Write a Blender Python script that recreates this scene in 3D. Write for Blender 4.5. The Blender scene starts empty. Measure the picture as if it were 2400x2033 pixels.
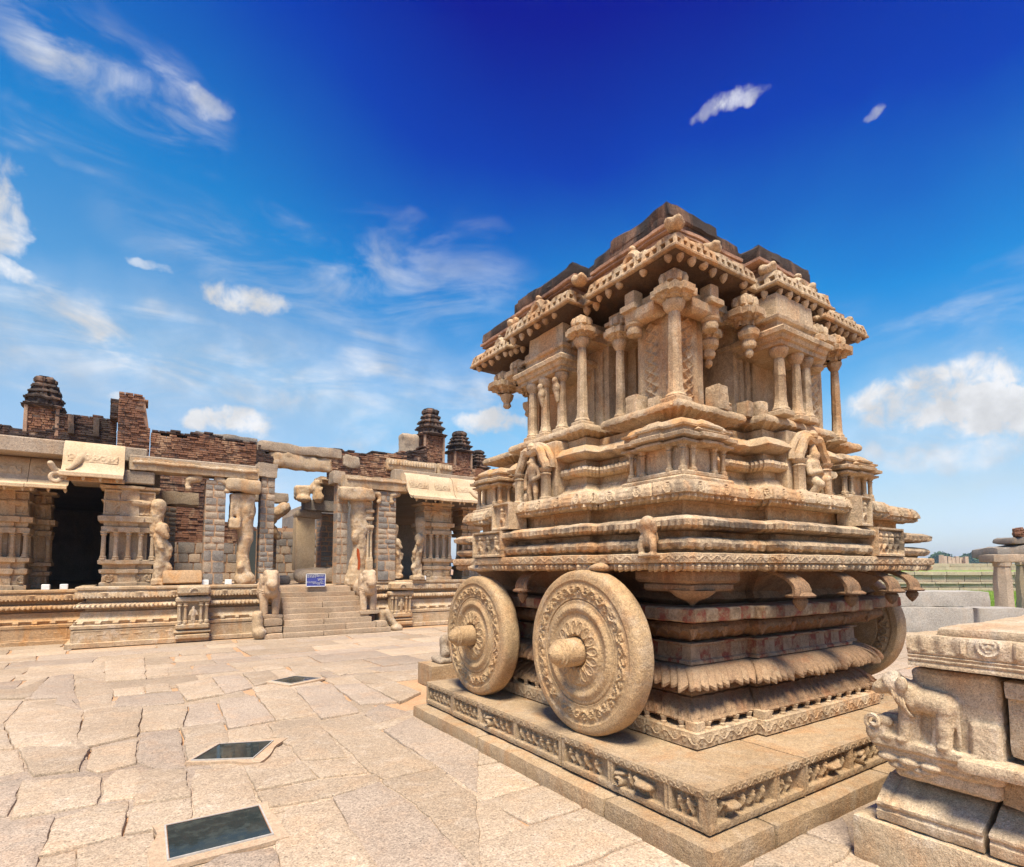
import bpy, bmesh, math, random
import numpy as np
from mathutils import Vector, Matrix
rnd = random.Random(7)
S = bpy.context.scene
COL = S.collection
R = math.radians
# ------------------------------------------------------------------ camera
cam = bpy.data.cameras.new('camera'); co = bpy.data.objects.new('camera', cam); COL.objects.link(co)
cam.sensor_width = 36.0; cam.sensor_fit = 'HORIZONTAL'; cam.lens = 36.0*1300/2400
cam.shift_y = 229.5/2400; cam.clip_start = 0.05; cam.clip_end = 20000
YAW, PITCH = R(33.8), R(3.85)
co.location = (0, 0, 1.6); co.rotation_euler = (R(90)+PITCH, 0, -YAW)
S.camera = co
# ------------------------------------------------------------------ light and exposure
S.view_settings.view_transform = 'Standard'; S.view_settings.look = 'None'
S.view_settings.exposure = EXPOSURE = 2.53; S.view_settings.gamma = 1.0
SUN_EL, SUN_AZ = R(64), R(217)      # azimuth clockwise from +Y: behind the camera, a little to its left
sun = bpy.data.lights.new('sun', 'SUN'); so = bpy.data.objects.new('sun', sun); COL.objects.link(so)
sun.energy = 1.5; sun.angle = R(20); sun.color = (1.0, 0.915, 0.74)
sd = Vector((math.sin(SUN_AZ)*math.cos(SUN_EL), math.cos(SUN_AZ)*math.cos(SUN_EL), math.sin(SUN_EL)))
so.rotation_euler = sd.to_track_quat('Z', 'Y').to_euler()
# ------------------------------------------------------------------ node helpers
class NT:
    def __init__(s, tree): s.t = tree; s.n = tree.nodes; s.l = tree.links
    def new(s, typ, **kw):
        nd = s.n.new(typ)
        for k, v in kw.items(): setattr(nd, k, v)
        return nd
    def put(s, sock, v):
        if hasattr(v, 'is_output') or isinstance(v, bpy.types.NodeSocket): s.l.new(v, sock)
        elif v is not None:
            if sock.type == 'RGBA' and len(v) == 3: v = (*v, 1)
            sock.default_value = v
    def math(s, op, a, b=None, c=None, clamp=False):
        nd = s.new('ShaderNodeMath', operation=op, use_clamp=clamp)
        s.put(nd.inputs[0], a)
        if b is not None: s.put(nd.inputs[1], b)
        if c is not None: s.put(nd.inputs[2], c)
        return nd.outputs[0]
    def vmath(s, op, a, b=None):
        nd = s.new('ShaderNodeVectorMath', operation=op); s.put(nd.inputs[0], a)
        if b is not None: s.put(nd.inputs[1], b)
        return nd.outputs[0]
    def noise(s, vec, scale, detail=3, rough=.55, dist=0):
        nd = s.new('ShaderNodeTexNoise'); s.put(nd.inputs['Vector'], vec)
        nd.inputs['Scale'].default_value = scale; nd.inputs['Detail'].default_value = detail
        nd.inputs['Roughness'].default_value = rough; nd.inputs['Distortion'].default_value = dist
        return nd.outputs['Fac']
    def ramp(s, f, a, b, lo=0., hi=1.):
        nd = s.new('ShaderNodeMapRange'); nd.interpolation_type = 'SMOOTHSTEP'; s.put(nd.inputs[0], f)
        nd.inputs[1].default_value = a; nd.inputs[2].default_value = b; nd.inputs[3].default_value = lo; nd.inputs[4].default_value = hi
        return nd.outputs[0]
    def mix(s, f, a, b, blend='MIX'):
        nd = s.new('ShaderNodeMix', data_type='RGBA', blend_type=blend)
        s.put(nd.inputs[0], f); s.put(nd.inputs[6], a); s.put(nd.inputs[7], b)
        return nd.outputs[2]
# ------------------------------------------------------------------ sky
def px_dir(u, v):
    f = Vector((math.sin(YAW)*math.cos(PITCH), math.cos(YAW)*math.cos(PITCH), math.sin(PITCH)))
    r = Vector((math.cos(YAW), -math.sin(YAW), 0)); up = r.cross(f)
    d = (f + r*((u-1200)/1300) + up*((1246-v)/1300)).normalized()
    return math.degrees(math.atan2(d.x, d.y)), math.degrees(math.asin(d.z))
w = bpy.data.worlds.new('World'); S.world = w; w.use_nodes = True
N = NT(w.node_tree); N.n.clear()
out = N.new('ShaderNodeOutputWorld'); bg = N.new('ShaderNodeBackground'); N.l.new(bg.outputs[0], out.inputs[0])
sky = N.new('ShaderNodeTexSky', sky_type='NISHITA', sun_disc=False)
sky.sun_elevation = SUN_EL; sky.sun_rotation = SUN_AZ; sky.air_density = 1.0; sky.dust_density = 1.2; sky.ozone_density = 3.0
tc = N.new('ShaderNodeTexCoord').outputs['Generated']
sep = N.new('ShaderNodeSeparateXYZ'); N.put(sep.inputs[0], tc)
el = N.math('MULTIPLY', N.math('ARCSINE', sep.outputs[2]), 180/math.pi)
az = N.math('MULTIPLY', N.math('ARCTAN2', sep.outputs[0], sep.outputs[1]), 180/math.pi)
hs = N.new('ShaderNodeHueSaturation'); hs.inputs['Saturation'].default_value = 1.0; N.put(hs.inputs['Color'], sky.outputs[0])
# polarised look: the blue deepens steadily with height above the horizon haze
cr = N.new('ShaderNodeValToRGB'); # the clear air is deepest ahead and to the right, thinner and paler towards the left
elv = N.math('MULTIPLY', el, N.ramp(az, 42, -14, 1.0, .70))
elv = N.math('ADD', elv, N.math('MULTIPLY', N.math('SUBTRACT', N.noise(tc, 2.2, 4, .55, .4), .5), 9.0))
N.put(cr.inputs[0], N.math('DIVIDE', elv, 60.0, clamp=True))
for i, (p, c) in enumerate([(0.0, (.80, .76, .84)), (.04, (.74, .73, .82)), (.10, (.74, .71, .68)), (.24, (.45, .77, .80)), (.41, (.05, .55, .83)), (.61, (.0, .125, .66)), (.78, (.0, .014, .45)), (1.0, (.0, .010, .40))]):
    e_ = cr.color_ramp.elements[i] if i < 2 else cr.color_ramp.elements.new(p)
    e_.position = p; e_.color = (*[min(1, x) for x in c], 1)
base_sky = N.mix(1.0, hs.outputs[0], cr.outputs[0], 'MULTIPLY')
gain = N.new('ShaderNodeVectorMath', operation='SCALE'); N.put(gain.inputs[0], base_sky); gain.inputs['Scale'].default_value = .86
base_sky = gain.outputs[0]
warp = N.new('ShaderNodeTexNoise'); N.put(warp.inputs['Vector'], tc); warp.inputs['Scale'].default_value = 9; warp.inputs['Detail'].default_value = 5
wv = N.new('ShaderNodeSeparateColor'); N.put(wv.inputs[0], warp.outputs['Color'])
azw = N.math('ADD', az, N.math('MULTIPLY', N.math('SUBTRACT', wv.outputs[0], .5), 9.0))
elw = N.math('ADD', el, N.math('MULTIPLY', N.math('SUBTRACT', wv.outputs[1], .5), 6.0))
fine = N.math('ADD', N.math('MULTIPLY', N.noise(tc, 26, 8, .64, .4), .55), N.math('MULTIPLY', N.noise(tc, 9, 5, .6, .3), .45))
strv = N.vmath('MULTIPLY', tc, (1.0, 1.0, 3.2))
strk = N.noise(strv, 5.5, 7, .6, .8)
total = None
def cloud(u, v, su, sv, dens, kind='c'):
    global total
    a0, e0 = px_dir(u, v); a1, _ = px_dir(u+su, v); _, e1 = px_dir(u, v-sv)
    sa, se = max(.3, abs(a1-a0)), max(.3, abs(e1-e0))
    dx = N.math('DIVIDE', N.math('SUBTRACT', azw, a0), sa); dy = N.math('DIVIDE', N.math('SUBTRACT', elw, e0), se)
    q = N.math('ADD', N.math('MULTIPLY', dx, dx), N.math('MULTIPLY', dy, dy))
    m = N.ramp(q, 1.6, 0.0)
    if kind == 'c': dd = N.math('MULTIPLY', N.ramp(N.math('ADD', m, N.math('MULTIPLY', N.math('SUBTRACT', fine, .5), 3.0)), .38, 1.30), dens)
    elif kind == 'v': dd = N.math('MULTIPLY', N.math('MULTIPLY', m, N.ramp(strk, .15, .75, .45, 1.0)), dens)
    else: dd = N.math('MULTIPLY', N.math('MULTIPLY', m, N.ramp(strk, .38, .78)), dens)
    dd = N.math('MULTIPLY', dd, N.ramp(q, 3.2, 1.0))
    total = dd if total is None else N.math('ADD', total, dd)
k = 1.1527
for a in [(250,720,700,160,.22,'v'),(750,790,500,120,.18,'v'),(1950,860,420,150,.34,'v'),(20,430,55,110,1,'c'),(30,555,60,30,.8,'c'),(410,195,70,40,.55,'c'),(250,170,210,130,.8,'w'),(140,310,150,55,.6,'w'),
          (490,595,120,50,1,'c'),(300,552,50,16,.55,'c'),(765,720,90,40,.5,'w'),(470,850,90,32,1,'c'),(225,825,40,16,.8,'c'),
          (1000,850,75,22,.9,'c'),(1520,200,80,32,.75,'c'),(1450,225,40,25,.6,'c'),(1758,222,26,20,.6,'c'),(1900,800,260,62,1,'c'),(2060,830,170,70,1,'c'),
          (1950,630,170,26,.5,'w'),(100,640,280,70,.7,'w'),(700,560,360,130,.5,'w'),(330,760,450,110,.6,'w'),(850,440,160,30,.3,'w'),(60,90,120,80,.35,'w'),(1950,930,260,50,.55,'c')]:
    cloud(a[0]*k, a[1]*k, a[2]*k, a[3]*k, a[4], a[5])
# thin high cloud and low cumulus over the whole sky, thinning out upwards
wide = N.math('MULTIPLY', N.ramp(N.noise(strv, 3.1, 7, .6, .6), .50, .80), N.ramp(el, 33, 5, 0, .9))
total = N.math('ADD', total, wide)
total = N.math('MINIMUM', total, 1.0)
shade = N.ramp(N.noise(N.vmath('ADD', tc, (.0, .0, .02)), 16, 5, .5), .35, .7, .70, 1.0)
cl = N.new('ShaderNodeVectorMath', operation='SCALE'); cl.inputs[0].default_value = (3.3, 3.35, 3.45); N.put(cl.inputs['Scale'], shade)
final = N.mix(total, base_sky, cl.outputs[0])
N.put(bg.inputs[0], final); bg.inputs[1].default_value = 0.05
# ------------------------------------------------------------------ numpy noise
_perm = np.random.RandomState(3).permutation(1024)
def _h(ix, iy, iz):
    return _perm[(_perm[(_perm[ix & 1023] + iy) & 1023] + iz) & 1023] / 1023.0
def vn(p):
    """value noise in -.5 .. .5 at points p (n,3)"""
    i = np.floor(p).astype(np.int64); f = p - i; f = f*f*(3-2*f)
    r = 0
    for dx in (0, 1):
        for dy in (0, 1):
            for dz in (0, 1):
                wgt = (f[:, 0] if dx else 1-f[:, 0])*(f[:, 1] if dy else 1-f[:, 1])*(f[:, 2] if dz else 1-f[:, 2])
                r = r + wgt*_h(i[:, 0]+dx, i[:, 1]+dy, i[:, 2]+dz)
    return r - .5
def wear(V, amp, freq=9.0, fine=.5):
    """erode a vertex array: broad and fine uneven displacement"""
    if amp <= 0: return V
    o = V.copy()
    for k_ in range(3):
        s = np.array([17.3*k_, 5.1*k_, 9.7*k_])
        o[:, k_] += amp*(vn(V*freq+s)*1.3 + fine*vn(V*freq*3.7+s+31)*1.2)
    return o
# ------------------------------------------------------------------ object helpers
def setp(o, label=None, cat=None, group=None, kind=None):
    if label: o['label'] = label
    if cat: o['category'] = cat
    if group: o['group'] = group
    if kind: o['kind'] = kind
    return o
def empty(name, loc=(0, 0, 0), **kw):
    o = bpy.data.objects.new(name, None); COL.objects.link(o); o.location = loc; o.empty_display_size = .1
    return setp(o, **kw)
def link(name, me, parent=None, mats=None, **kw):
    if mats is not None:
        me.materials.clear()
        for m_ in (mats if isinstance(mats, (list, tuple)) else [mats]): me.materials.append(m_)
    o = bpy.data.objects.new(name, me); COL.objects.link(o)
    if parent:
        o.parent = parent
        ml = parent.location
        p = parent; tot = Vector((0, 0, 0))
        while p: tot += p.location; p = p.parent
        o.location = -tot
    return setp(o, **kw)
def mesh(V, F, smooth=35, name='m'):
    me = bpy.data.meshes.new(name)
    V = np.asarray(V, dtype=np.float64)
    me.from_pydata(V.tolist() if len(V) < 20 else V, [], F); me.update()
    if smooth:
        me.shade_smooth(); me.set_sharp_from_angle(angle=R(smooth))
    return me
def place(name, me, loc, parent=None, rot=(0, 0, 0), scale=(1, 1, 1), **kw):
    o = bpy.data.objects.new(name, me); COL.objects.link(o)
    tot = Vector((0, 0, 0))
    if parent:
        o.parent = parent; p = parent
        while p: tot += p.location; p = p.parent
    o.location = Vector(loc)-tot; o.rotation_euler = rot; o.scale = scale
    return setp(o, **kw)
def quads(nr, nc, closed=False, base=0):
    r = np.arange(nr-1)[:, None]; c = np.arange(nc if closed else nc-1)[None, :]
    c2 = (c+1) % nc if closed else c+1
    a = base+r*nc+c; b = base+r*nc+c2; d = base+(r+1)*nc+c2; e = base+(r+1)*nc+c
    return np.stack([a, b, d, e], -1).reshape(-1, 4)
class MB:
    """collects quads / n-gons into ONE mesh"""
    def __init__(s): s.V = []; s.F = []; s.n = 0
    def add(s, V, F):
        V = np.asarray(V, float); s.V.append(V)
        if isinstance(F, np.ndarray): s.F += (F+s.n).tolist()
        else: s.F += [[i+s.n for i in f] for f in F]
        s.n += len(V)
    def box(s, x0, x1, y0, y1, z0, z1, bev=0.0):
        b = min(bev, (x1-x0)*.45, (y1-y0)*.45, (z1-z0)*.45)
        if b <= 0:
            s.add([(x0, y0, z0), (x1, y0, z0), (x1, y1, z0), (x0, y1, z0), (x0, y0, z1), (x1, y0, z1), (x1, y1, z1), (x0, y1, z1)],
                  [[3, 2, 1, 0], [4, 5, 6, 7], [0, 1, 5, 4], [1, 2, 6, 5], [2, 3, 7, 6], [3, 0, 4, 7]]); return
        rings = []
        for ins, zz in ((b, z0), (0, z0+b), (0, z1-b), (b, z1)):
            xa, xb, ya, yb = x0+ins, x1-ins, y0+ins, y1-ins; c = b if ins == 0 else b*.4
            rings.append([(xa+c, ya, zz), (xb-c, ya, zz), (xb, ya+c, zz), (xb, yb-c, zz), (xb-c, yb, zz), (xa+c, yb, zz), (xa, yb-c, zz), (xa, ya+c, zz)])
        F = [[7, 6, 5, 4, 3, 2, 1, 0], [24+i for i in range(8)]] + quads(4, 8, True).tolist()
        s.add(np.array(rings).reshape(-1, 3), F)
    def lathe(s, cx, cy, prof, n=12, rot=0, sq=0):
        """prof: [(r,z)], n sides"""
        t = np.arange(n)*2*math.pi/n + rot
        V = np.array([[(cx+r*math.cos(a), cy+r*math.sin(a), z) for a in t] for r, z in prof]).reshape(-1, 3)
        F = quads(len(prof), n, True).tolist() + [list(range(n))[::-1], [(len(prof)-1)*n+i for i in range(n)]]
        s.add(V, F)
    def tube(s, pts, r, n=8):
        pts = [Vector(p) for p in pts]; m = len(pts); V = []
        for i, p in enumerate(pts):
            t = (pts[min(i+1, m-1)]-pts[max(i-1, 0)]).normalized()
            a = t.orthogonal().normalized() if i == 0 else (a_-t*a_.dot(t)).normalized()
            a_ = a; b = t.cross(a); rr = r[i] if hasattr(r, '__len__') else r
            V += [p+(a*math.cos(j*2*math.pi/n)+b*math.sin(j*2*math.pi/n))*rr for j in range(n)]
        F = quads(m, n, True).tolist() + [list(range(n))[::-1], [(m-1)*n+i for i in range(n)]]
        s.add([tuple(v) for v in V], F)
    def grid(s, P):
        nr, nc = P.shape[:2]; s.add(P.reshape(-1, 3), quads(nr, nc))
    def me(s, amp=0, freq=9, smooth=35):
        V = np.concatenate(s.V) if s.V else np.zeros((0, 3))
        return mesh(wear(V, amp, freq), s.F, smooth)
    def build(s, name, mat, parent=None, amp=0, freq=9, smooth=35, **kw):
        return link(name, s.me(amp, freq, smooth), parent, mat, **kw)
def subdiv_box(x0, x1, y0, y1, z0, z1, d, bev=.015):
    """rounded box with a regular fine surface grid (for eroded stones): returns V,F"""
    c = np.array([(x0+x1)/2, (y0+y1)/2, (z0+z1)/2]); h = np.array([(x1-x0)/2, (y1-y0)/2, (z1-z0)/2])
    Vs, Fs, n = [], [], 0
    for ax in range(3):
        a, b = (ax+1) % 3, (ax+2) % 3
        na, nb = [max(2, min(60, int(round(2*h[q]/d)))) for q in (a, b)]
        for sg in (-1, 1):
            A, B = np.meshgrid(np.linspace(-1, 1, na+1), np.linspace(-1, 1, nb+1), indexing='ij')
            P = np.zeros((na+1, nb+1, 3)); P[..., a] = A*h[a]; P[..., b] = B*h[b]; P[..., ax] = sg*h[ax]
            q = quads(na+1, nb+1)
            if sg > 0: q = q
            else: q = q[:, ::-1]
            Vs.append(P.reshape(-1, 3)); Fs.append(q+n); n += (na+1)*(nb+1)
    V = np.concatenate(Vs); F = np.concatenate(Fs)
    inner = np.clip(V, -(h-bev), h-bev); dv = V-inner; L = np.linalg.norm(dv, axis=1, keepdims=True)
    V = inner + np.where(L > 1e-9, dv/np.maximum(L, 1e-9)*bev, 0)
    # rounded-corner points
    flat = (L[:, 0] <= bev*1.0001)
    return V+c, F
def stone(name, x0, x1, y0, y1, z0, z1, mat, parent=None, d=.06, bev=.02, amp=.012, freq=5, rotz=0, tilt=None, **kw):
    V, F = subdiv_box(x0, x1, y0, y1, z0, z1, d, bev)
    V = wear(V, amp, freq)
    if rotz or tilt:
        c = Vector(((x0+x1)/2, (y0+y1)/2, z0)); M = Matrix.Translation(c) @ Matrix.Rotation(rotz, 4, 'Z')
        if tilt: M = M @ Matrix.Rotation(tilt[1], 4, tilt[0])
        M = M @ Matrix.Translation(-c); A = np.array(M)
        V = V@A[:3, :3].T + A[:3, 3]
    return link(name, mesh(V, F.tolist(), 40), parent, mat, **kw)
# ------------------------------------------------------------------ blobs (organic carving, one continuous surface)
def _sph(nu=14, nv=9):
    V = [(0, 0, -1)]
    for j in range(1, nv):
        p = -math.pi/2+math.pi*j/nv
        V += [(math.cos(p)*math.cos(2*math.pi*i/nu), math.cos(p)*math.sin(2*math.pi*i/nu), math.sin(p)) for i in range(nu)]
    V.append((0, 0, 1)); F = [[0, 1+(i+1) % nu, 1+i] for i in range(nu)]
    F += (quads(nv-1, nu, True, 1)).tolist()
    t = len(V)-1; F += [[t, t-nu+i, t-nu+(i+1) % nu] for i in range(nu)]
    return np.array(V), F
SPH = _sph()
def blob_mesh(prims, voxel, amp=.003, freq=14, smooth_it=1):
    m = MB()
    for p in prims:
        if p[0] == 'e':
            V = SPH[0]*np.array(p[2])
            if len(p) > 3: V = V@np.array(Matrix.Rotation(p[3][1], 3, p[3][0])).T
            m.add(V+np.array(p[1]), SPH[1])
        elif p[0] == 'c':
            a, b = np.array(p[1], float), np.array(p[2], float); ra, rb = p[3], p[4]
            L = np.linalg.norm(b-a); k_ = max(2, int(L/(min(ra, rb)*.55))+1)
            for i in range(k_+1):
                t = i/k_; m.add(SPH[0]*(ra+(rb-ra)*t)+(a+(b-a)*t), SPH[1])
        elif p[0] == 'b': m.box(*p[1:7], p[7] if len(p) > 7 else .01)
    me = mesh(np.concatenate(m.V), m.F, 0)
    o = bpy.data.objects.new('tmp', me); COL.objects.link(o)
    md = o.modifiers.new('r', 'REMESH'); md.mode = 'VOXEL'; md.voxel_size = voxel
    if smooth_it:
        sm = o.modifiers.new('s', 'SMOOTH'); sm.factor = .5; sm.iterations = smooth_it
    dg = bpy.context.evaluated_depsgraph_get(); dg.update()
    r = bpy.data.meshes.new_from_object(o.evaluated_get(dg)); bpy.data.objects.remove(o); bpy.data.meshes.remove(me)
    n = len(r.vertices); V = np.empty(n*3); r.vertices.foreach_get('co', V); V = V.reshape(-1, 3)
    V = wear(V, amp, freq); r.vertices.foreach_set('co', V.ravel()); r.update(); r.shade_smooth()
    return r
def blob(name, prims, voxel, mat, parent=None, amp=.003, freq=14, smooth_it=1, **kw):
    return link(name, blob_mesh(prims, voxel, amp, freq, smooth_it), parent, mat, **kw)
HAZE = .0004
# ------------------------------------------------------------------ materials
def stone_mat(name, c1, c2, stain=(.42, .20, .075), stain_amt=.35, black=.0, speck=.35, grain=210, bump=.75, big=.9, pale=None, seed=0, extra=None, tint=.16):
    m = bpy.data.materials.new(name); m.use_nodes = True
    N = NT(m.node_tree); b = N.n['Principled BSDF']
    geo = N.new('ShaderNodeNewGeometry'); P = N.vmath('ADD', geo.outputs['Position'], (seed*3.7, seed*1.9, seed*.7))
    inf = N.new('ShaderNodeObjectInfo').outputs['Random']
    n1 = N.noise(P, big, 4, .6, .4); n2 = N.noise(P, 5.5, 5, .62, .6); n3 = N.noise(P, 24, 3, .6)
    c = N.mix(N.ramp(n1, .33, .68), c1, c2)
    if pale: c = N.mix(N.math('MULTIPLY', N.ramp(n2, .50, .70), .6), c, pale)
    # iron stains: uneven patches and runs with a shape of their own
    Ps = N.vmath('MULTIPLY', P, (1, 1, .45))
    st = N.math('MULTIPLY', N.ramp(N.noise(Ps, 2.6, 5, .65, .8), .47, .66), stain_amt)
    c = N.mix(st, c, stain)
    if black:
        Pb = N.vmath('MULTIPLY', P, (1, 1, .5))
        bk = N.math('MULTIPLY', N.ramp(N.noise(Pb, 3.1, 6, .7, .5), .52, .66), black)
        c = N.mix(bk, c, (.045, .038, .034))
    # mineral grains
    vor = N.new('ShaderNodeTexVoronoi'); N.put(vor.inputs['Vector'], P); vor.inputs['Scale'].default_value = grain
    sv = N.new('ShaderNodeSeparateColor'); N.put(sv.inputs[0], vor.outputs['Color'])
    g = N.math('ADD', N.math('MULTIPLY', sv.outputs[0], speck*1.1), 1-speck*.55)
    g = N.math('MULTIPLY', g, N.math('ADD', N.math('MULTIPLY', n3, .6), .70))
    g = N.math('MULTIPLY', g, N.math('ADD', N.math('MULTIPLY', N.noise(P, 70, 3, .65), .95), .53))
    g = N.math('MULTIPLY', g, N.math('ADD', N.math('MULTIPLY', inf, tint), 1-tint*.5))
    dk = N.ramp(sv.outputs[1], .84, .97, 1.0, 1-speck*.9)
    g = N.math('MULTIPLY', g, dk)
    gg = N.new('ShaderNodeVectorMath', operation='SCALE'); N.put(gg.inputs[0], c); N.put(gg.inputs['Scale'], g)
    c = gg.outputs[0]
    if extra: c = extra(N, c, geo.outputs['Position'], n2)
    N.put(b.inputs['Base Color'], c)
    N.put(b.inputs['Roughness'], N.ramp(n2, .3, .7, .78, .95)); b.inputs['Specular IOR Level'].default_value = .25
    h = N.math('ADD', N.math('MULTIPLY', N.noise(P, 85, 2, .65), .55), N.math('ADD', N.math('MULTIPLY', N.noise(P, 20, 3, .6), 1.0), N.math('MULTIPLY', sv.outputs[2], .10)))
    bp = N.new('ShaderNodeBump'); bp.inputs['Strength'].default_value = bump; bp.inputs['Distance'].default_value = .012
    N.put(bp.inputs['Height'], h); N.put(b.inputs['Normal'], bp.outputs[0])
    return m
def lin(r, g, b_): return tuple(((x/255)/12.92 if x/255 <= .04045 else ((x/255+.055)/1.055)**2.4) for x in (r, g, b_))
M = {}
def weather(N, c, P, n2):
    sp = N.new('ShaderNodeSeparateXYZ'); N.put(sp.inputs[0], P)
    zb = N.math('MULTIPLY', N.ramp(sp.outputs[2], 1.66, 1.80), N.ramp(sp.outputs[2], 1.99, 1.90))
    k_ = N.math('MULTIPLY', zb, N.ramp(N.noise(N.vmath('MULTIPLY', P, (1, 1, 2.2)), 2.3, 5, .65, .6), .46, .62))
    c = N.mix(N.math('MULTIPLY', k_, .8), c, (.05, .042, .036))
    sk = N.math('MULTIPLY', N.ramp(N.noise(N.vmath('MULTIPLY', P, (1, 1, .10)), 8.5, 5, .6, .3), .56, .72), N.ramp(N.noise(P, 1.3, 3), .42, .60))
    c = N.mix(N.math('MULTIPLY', sk, .55), c, (.10, .085, .072))
    zo = N.math('MULTIPLY', N.ramp(sp.outputs[2], 2.50, 2.64), N.ramp(sp.outputs[2], 2.78, 2.70))
    k_ = N.math('MULTIPLY', zo, N.ramp(N.noise(P, 2.0, 5, .6, .6), .45, .62))
    return N.mix(N.math('MULTIPLY', k_, .6), c, (.52, .26, .085))
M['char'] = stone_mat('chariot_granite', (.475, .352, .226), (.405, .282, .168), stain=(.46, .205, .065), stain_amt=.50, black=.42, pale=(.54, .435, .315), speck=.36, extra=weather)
M['charlow'] = stone_mat('platform_granite', (.385, .275, .168), (.315, .215, .122), stain=(.38, .18, .065), stain_amt=.38, black=.12, pale=(.39, .30, .21), speck=.40, seed=2)
M['wheel'] = stone_mat('wheel_granite', (.42, .285, .155), (.36, .23, .118), stain=(.42, .19, .07), stain_amt=.35, black=.12, pale=(.42, .32, .22), speck=.40, seed=4)
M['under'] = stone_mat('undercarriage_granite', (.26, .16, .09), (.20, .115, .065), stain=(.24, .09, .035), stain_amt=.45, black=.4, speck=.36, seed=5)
M['lowbase_shaded'] = stone_mat('shaded_base_moulding_granite', (.33, .215, .125), (.265, .16, .09), stain=(.33, .125, .05), stain_amt=.5, black=.22, pale=(.37, .265, .165), speck=.36, seed=3)  # chariot granite darkened and reddened; shade on these bands is in the colour
M['soffit_shade_stain'] = stone_mat('shaded_stained_soffit_granite', (.10, .062, .038), (.06, .038, .026), stain=(.16, .07, .03), stain_amt=.4, black=.5, speck=.3, seed=7)  # black stain plus the deep shade under the eave, both in the colour
def paint(N, c, P, n2):
    sp = N.new('ShaderNodeSeparateXYZ'); N.put(sp.inputs[0], P)
    s = N.math('ADD', sp.outputs[0], N.math('MULTIPLY', sp.outputs[1], 1.13))
    f = N.math('FRACT', N.math('MULTIPLY', s, 3.9))
    wornm = N.ramp(N.noise(P, 13, 6, .7), .42, .60)
    rd = N.math('MULTIPLY', N.math('LESS_THAN', f, .46), wornm)
    cr_ = N.math('MULTIPLY', N.math('GREATER_THAN', f, .50), N.math('MULTIPLY', wornm, .55))
    c = N.mix(N.math('MULTIPLY', rd, .85), c, (.20, .035, .022))
    return N.mix(cr_, c, (.42, .30, .19))
M['paint'] = stone_mat('worn_painted_granite', (.26, .17, .10), (.21, .13, .075), stain_amt=.3, black=.35, speck=.32, seed=6, extra=paint)
M['roofdark'] = stone_mat('weathered_lime_brick', (.060, .042, .033), (.036, .028, .025), stain=(.38, .21, .13), stain_amt=.42, black=.5, speck=.4, seed=8)
M['roofpink'] = stone_mat('roof_mortar_band', (.42, .25, .165), (.34, .19, .125), stain=(.1, .06, .05), stain_amt=.6, black=.4, speck=.3, seed=9)
M['pave'] = stone_mat('paving_granite', (.385, .295, .21), (.335, .25, .172), stain=(.44, .29, .175), stain_amt=.34, black=.05, pale=(.43, .345, .265), speck=.42, grain=120, bump=.6, seed=11, tint=.30)
M['pave2'] = stone_mat('paving_granite_grey', (.345, .27, .205), (.30, .23, .172), stain=(.42, .26, .15), stain_amt=.25, black=.08, speck=.42, grain=120, bump=.6, seed=12, tint=.26)
M['dirt'] = stone_mat('reddish_dirt', (.44, .27, .155), (.39, .225, .12), stain=(.36, .19, .09), stain_amt=.4, speck=.22, bump=.5, seed=13)
M['mortar'] = stone_mat('hatch_mortar', (.46, .34, .235), (.41, .29, .19), stain_amt=.2, speck=.18, bump=.3, seed=14)
M['temple'] = stone_mat('temple_granite', (.45, .335, .215), (.38, .265, .158), stain=(.44, .225, .085), stain_amt=.50, black=.22, pale=(.52, .43, .335), speck=.25, grain=90, seed=15)
M['templeo'] = stone_mat('temple_granite_ochre', (.44, .29, .165), (.37, .225, .115), stain=(.46, .22, .07), stain_amt=.55, black=.25, speck=.25, grain=90, seed=16)
M['plaster'] = stone_mat('eave_plaster', (.50, .375, .245), (.44, .32, .195), stain=(.40, .25, .13), stain_amt=.45, black=.12, speck=.10, grain=60, bump=.2, seed=17)
M['grey'] = stone_mat('grey_granite_block', (.235, .205, .175), (.17, .148, .125), stain=(.30, .21, .14), stain_amt=.35, black=.15, speck=.35, grain=70, seed=18)
M['beige'] = stone_mat('beige_granite_block', (.36, .28, .205), (.29, .225, .16), stain=(.38, .23, .12), stain_amt=.3, black=.12, speck=.32, grain=70, seed=19)
M['joint'] = stone_mat('orange_mortar', (.43, .265, .155), (.37, .22, .125), stain_amt=.2, speck=.2, seed=20)
M['brick'] = stone_mat('old_red_brick', (.23, .108, .06), (.155, .075, .047), stain=(.42, .265, .16), stain_amt=.85, black=.7, speck=.25, grain=60, seed=21, big=1.6)
M['brickdark'] = stone_mat('soot_black_brick', (.055, .035, .028), (.035, .026, .024), stain=(.22, .10, .06), stain_amt=.4, black=.4, speck=.3, grain=60, seed=22)
M['brickmortar'] = stone_mat('lime_mortar_core', (.40, .27, .18), (.24, .13, .085), stain=(.05, .036, .03), stain_amt=.6, black=.7, speck=.2, seed=23)
M['fresh'] = stone_mat('quarried_grey_granite', (.345, .31, .27), (.29, .26, .225), stain=(.40, .31, .23), stain_amt=.25, speck=.25, grain=70, bump=.6, seed=24)
M['far'] = stone_mat('terrace_granite', (.42, .335, .245), (.35, .275, .20), stain=(.40, .26, .15), stain_amt=.35, black=.15, speck=.2, grain=25, seed=25)
M['step'] = stone_mat('stair_granite', (.40, .295, .20), (.33, .235, .15), stain=(.36, .21, .11), stain_amt=.35, black=.16, speck=.25, grain=80, seed=26, tint=.30)
M['eleph'] = stone_mat('elephant_granite', (.47, .34, .225), (.40, .275, .17), stain=(.46, .24, .10), stain_amt=.4, black=.10, pale=(.56, .46, .34), speck=.2, grain=90, seed=27)
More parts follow.
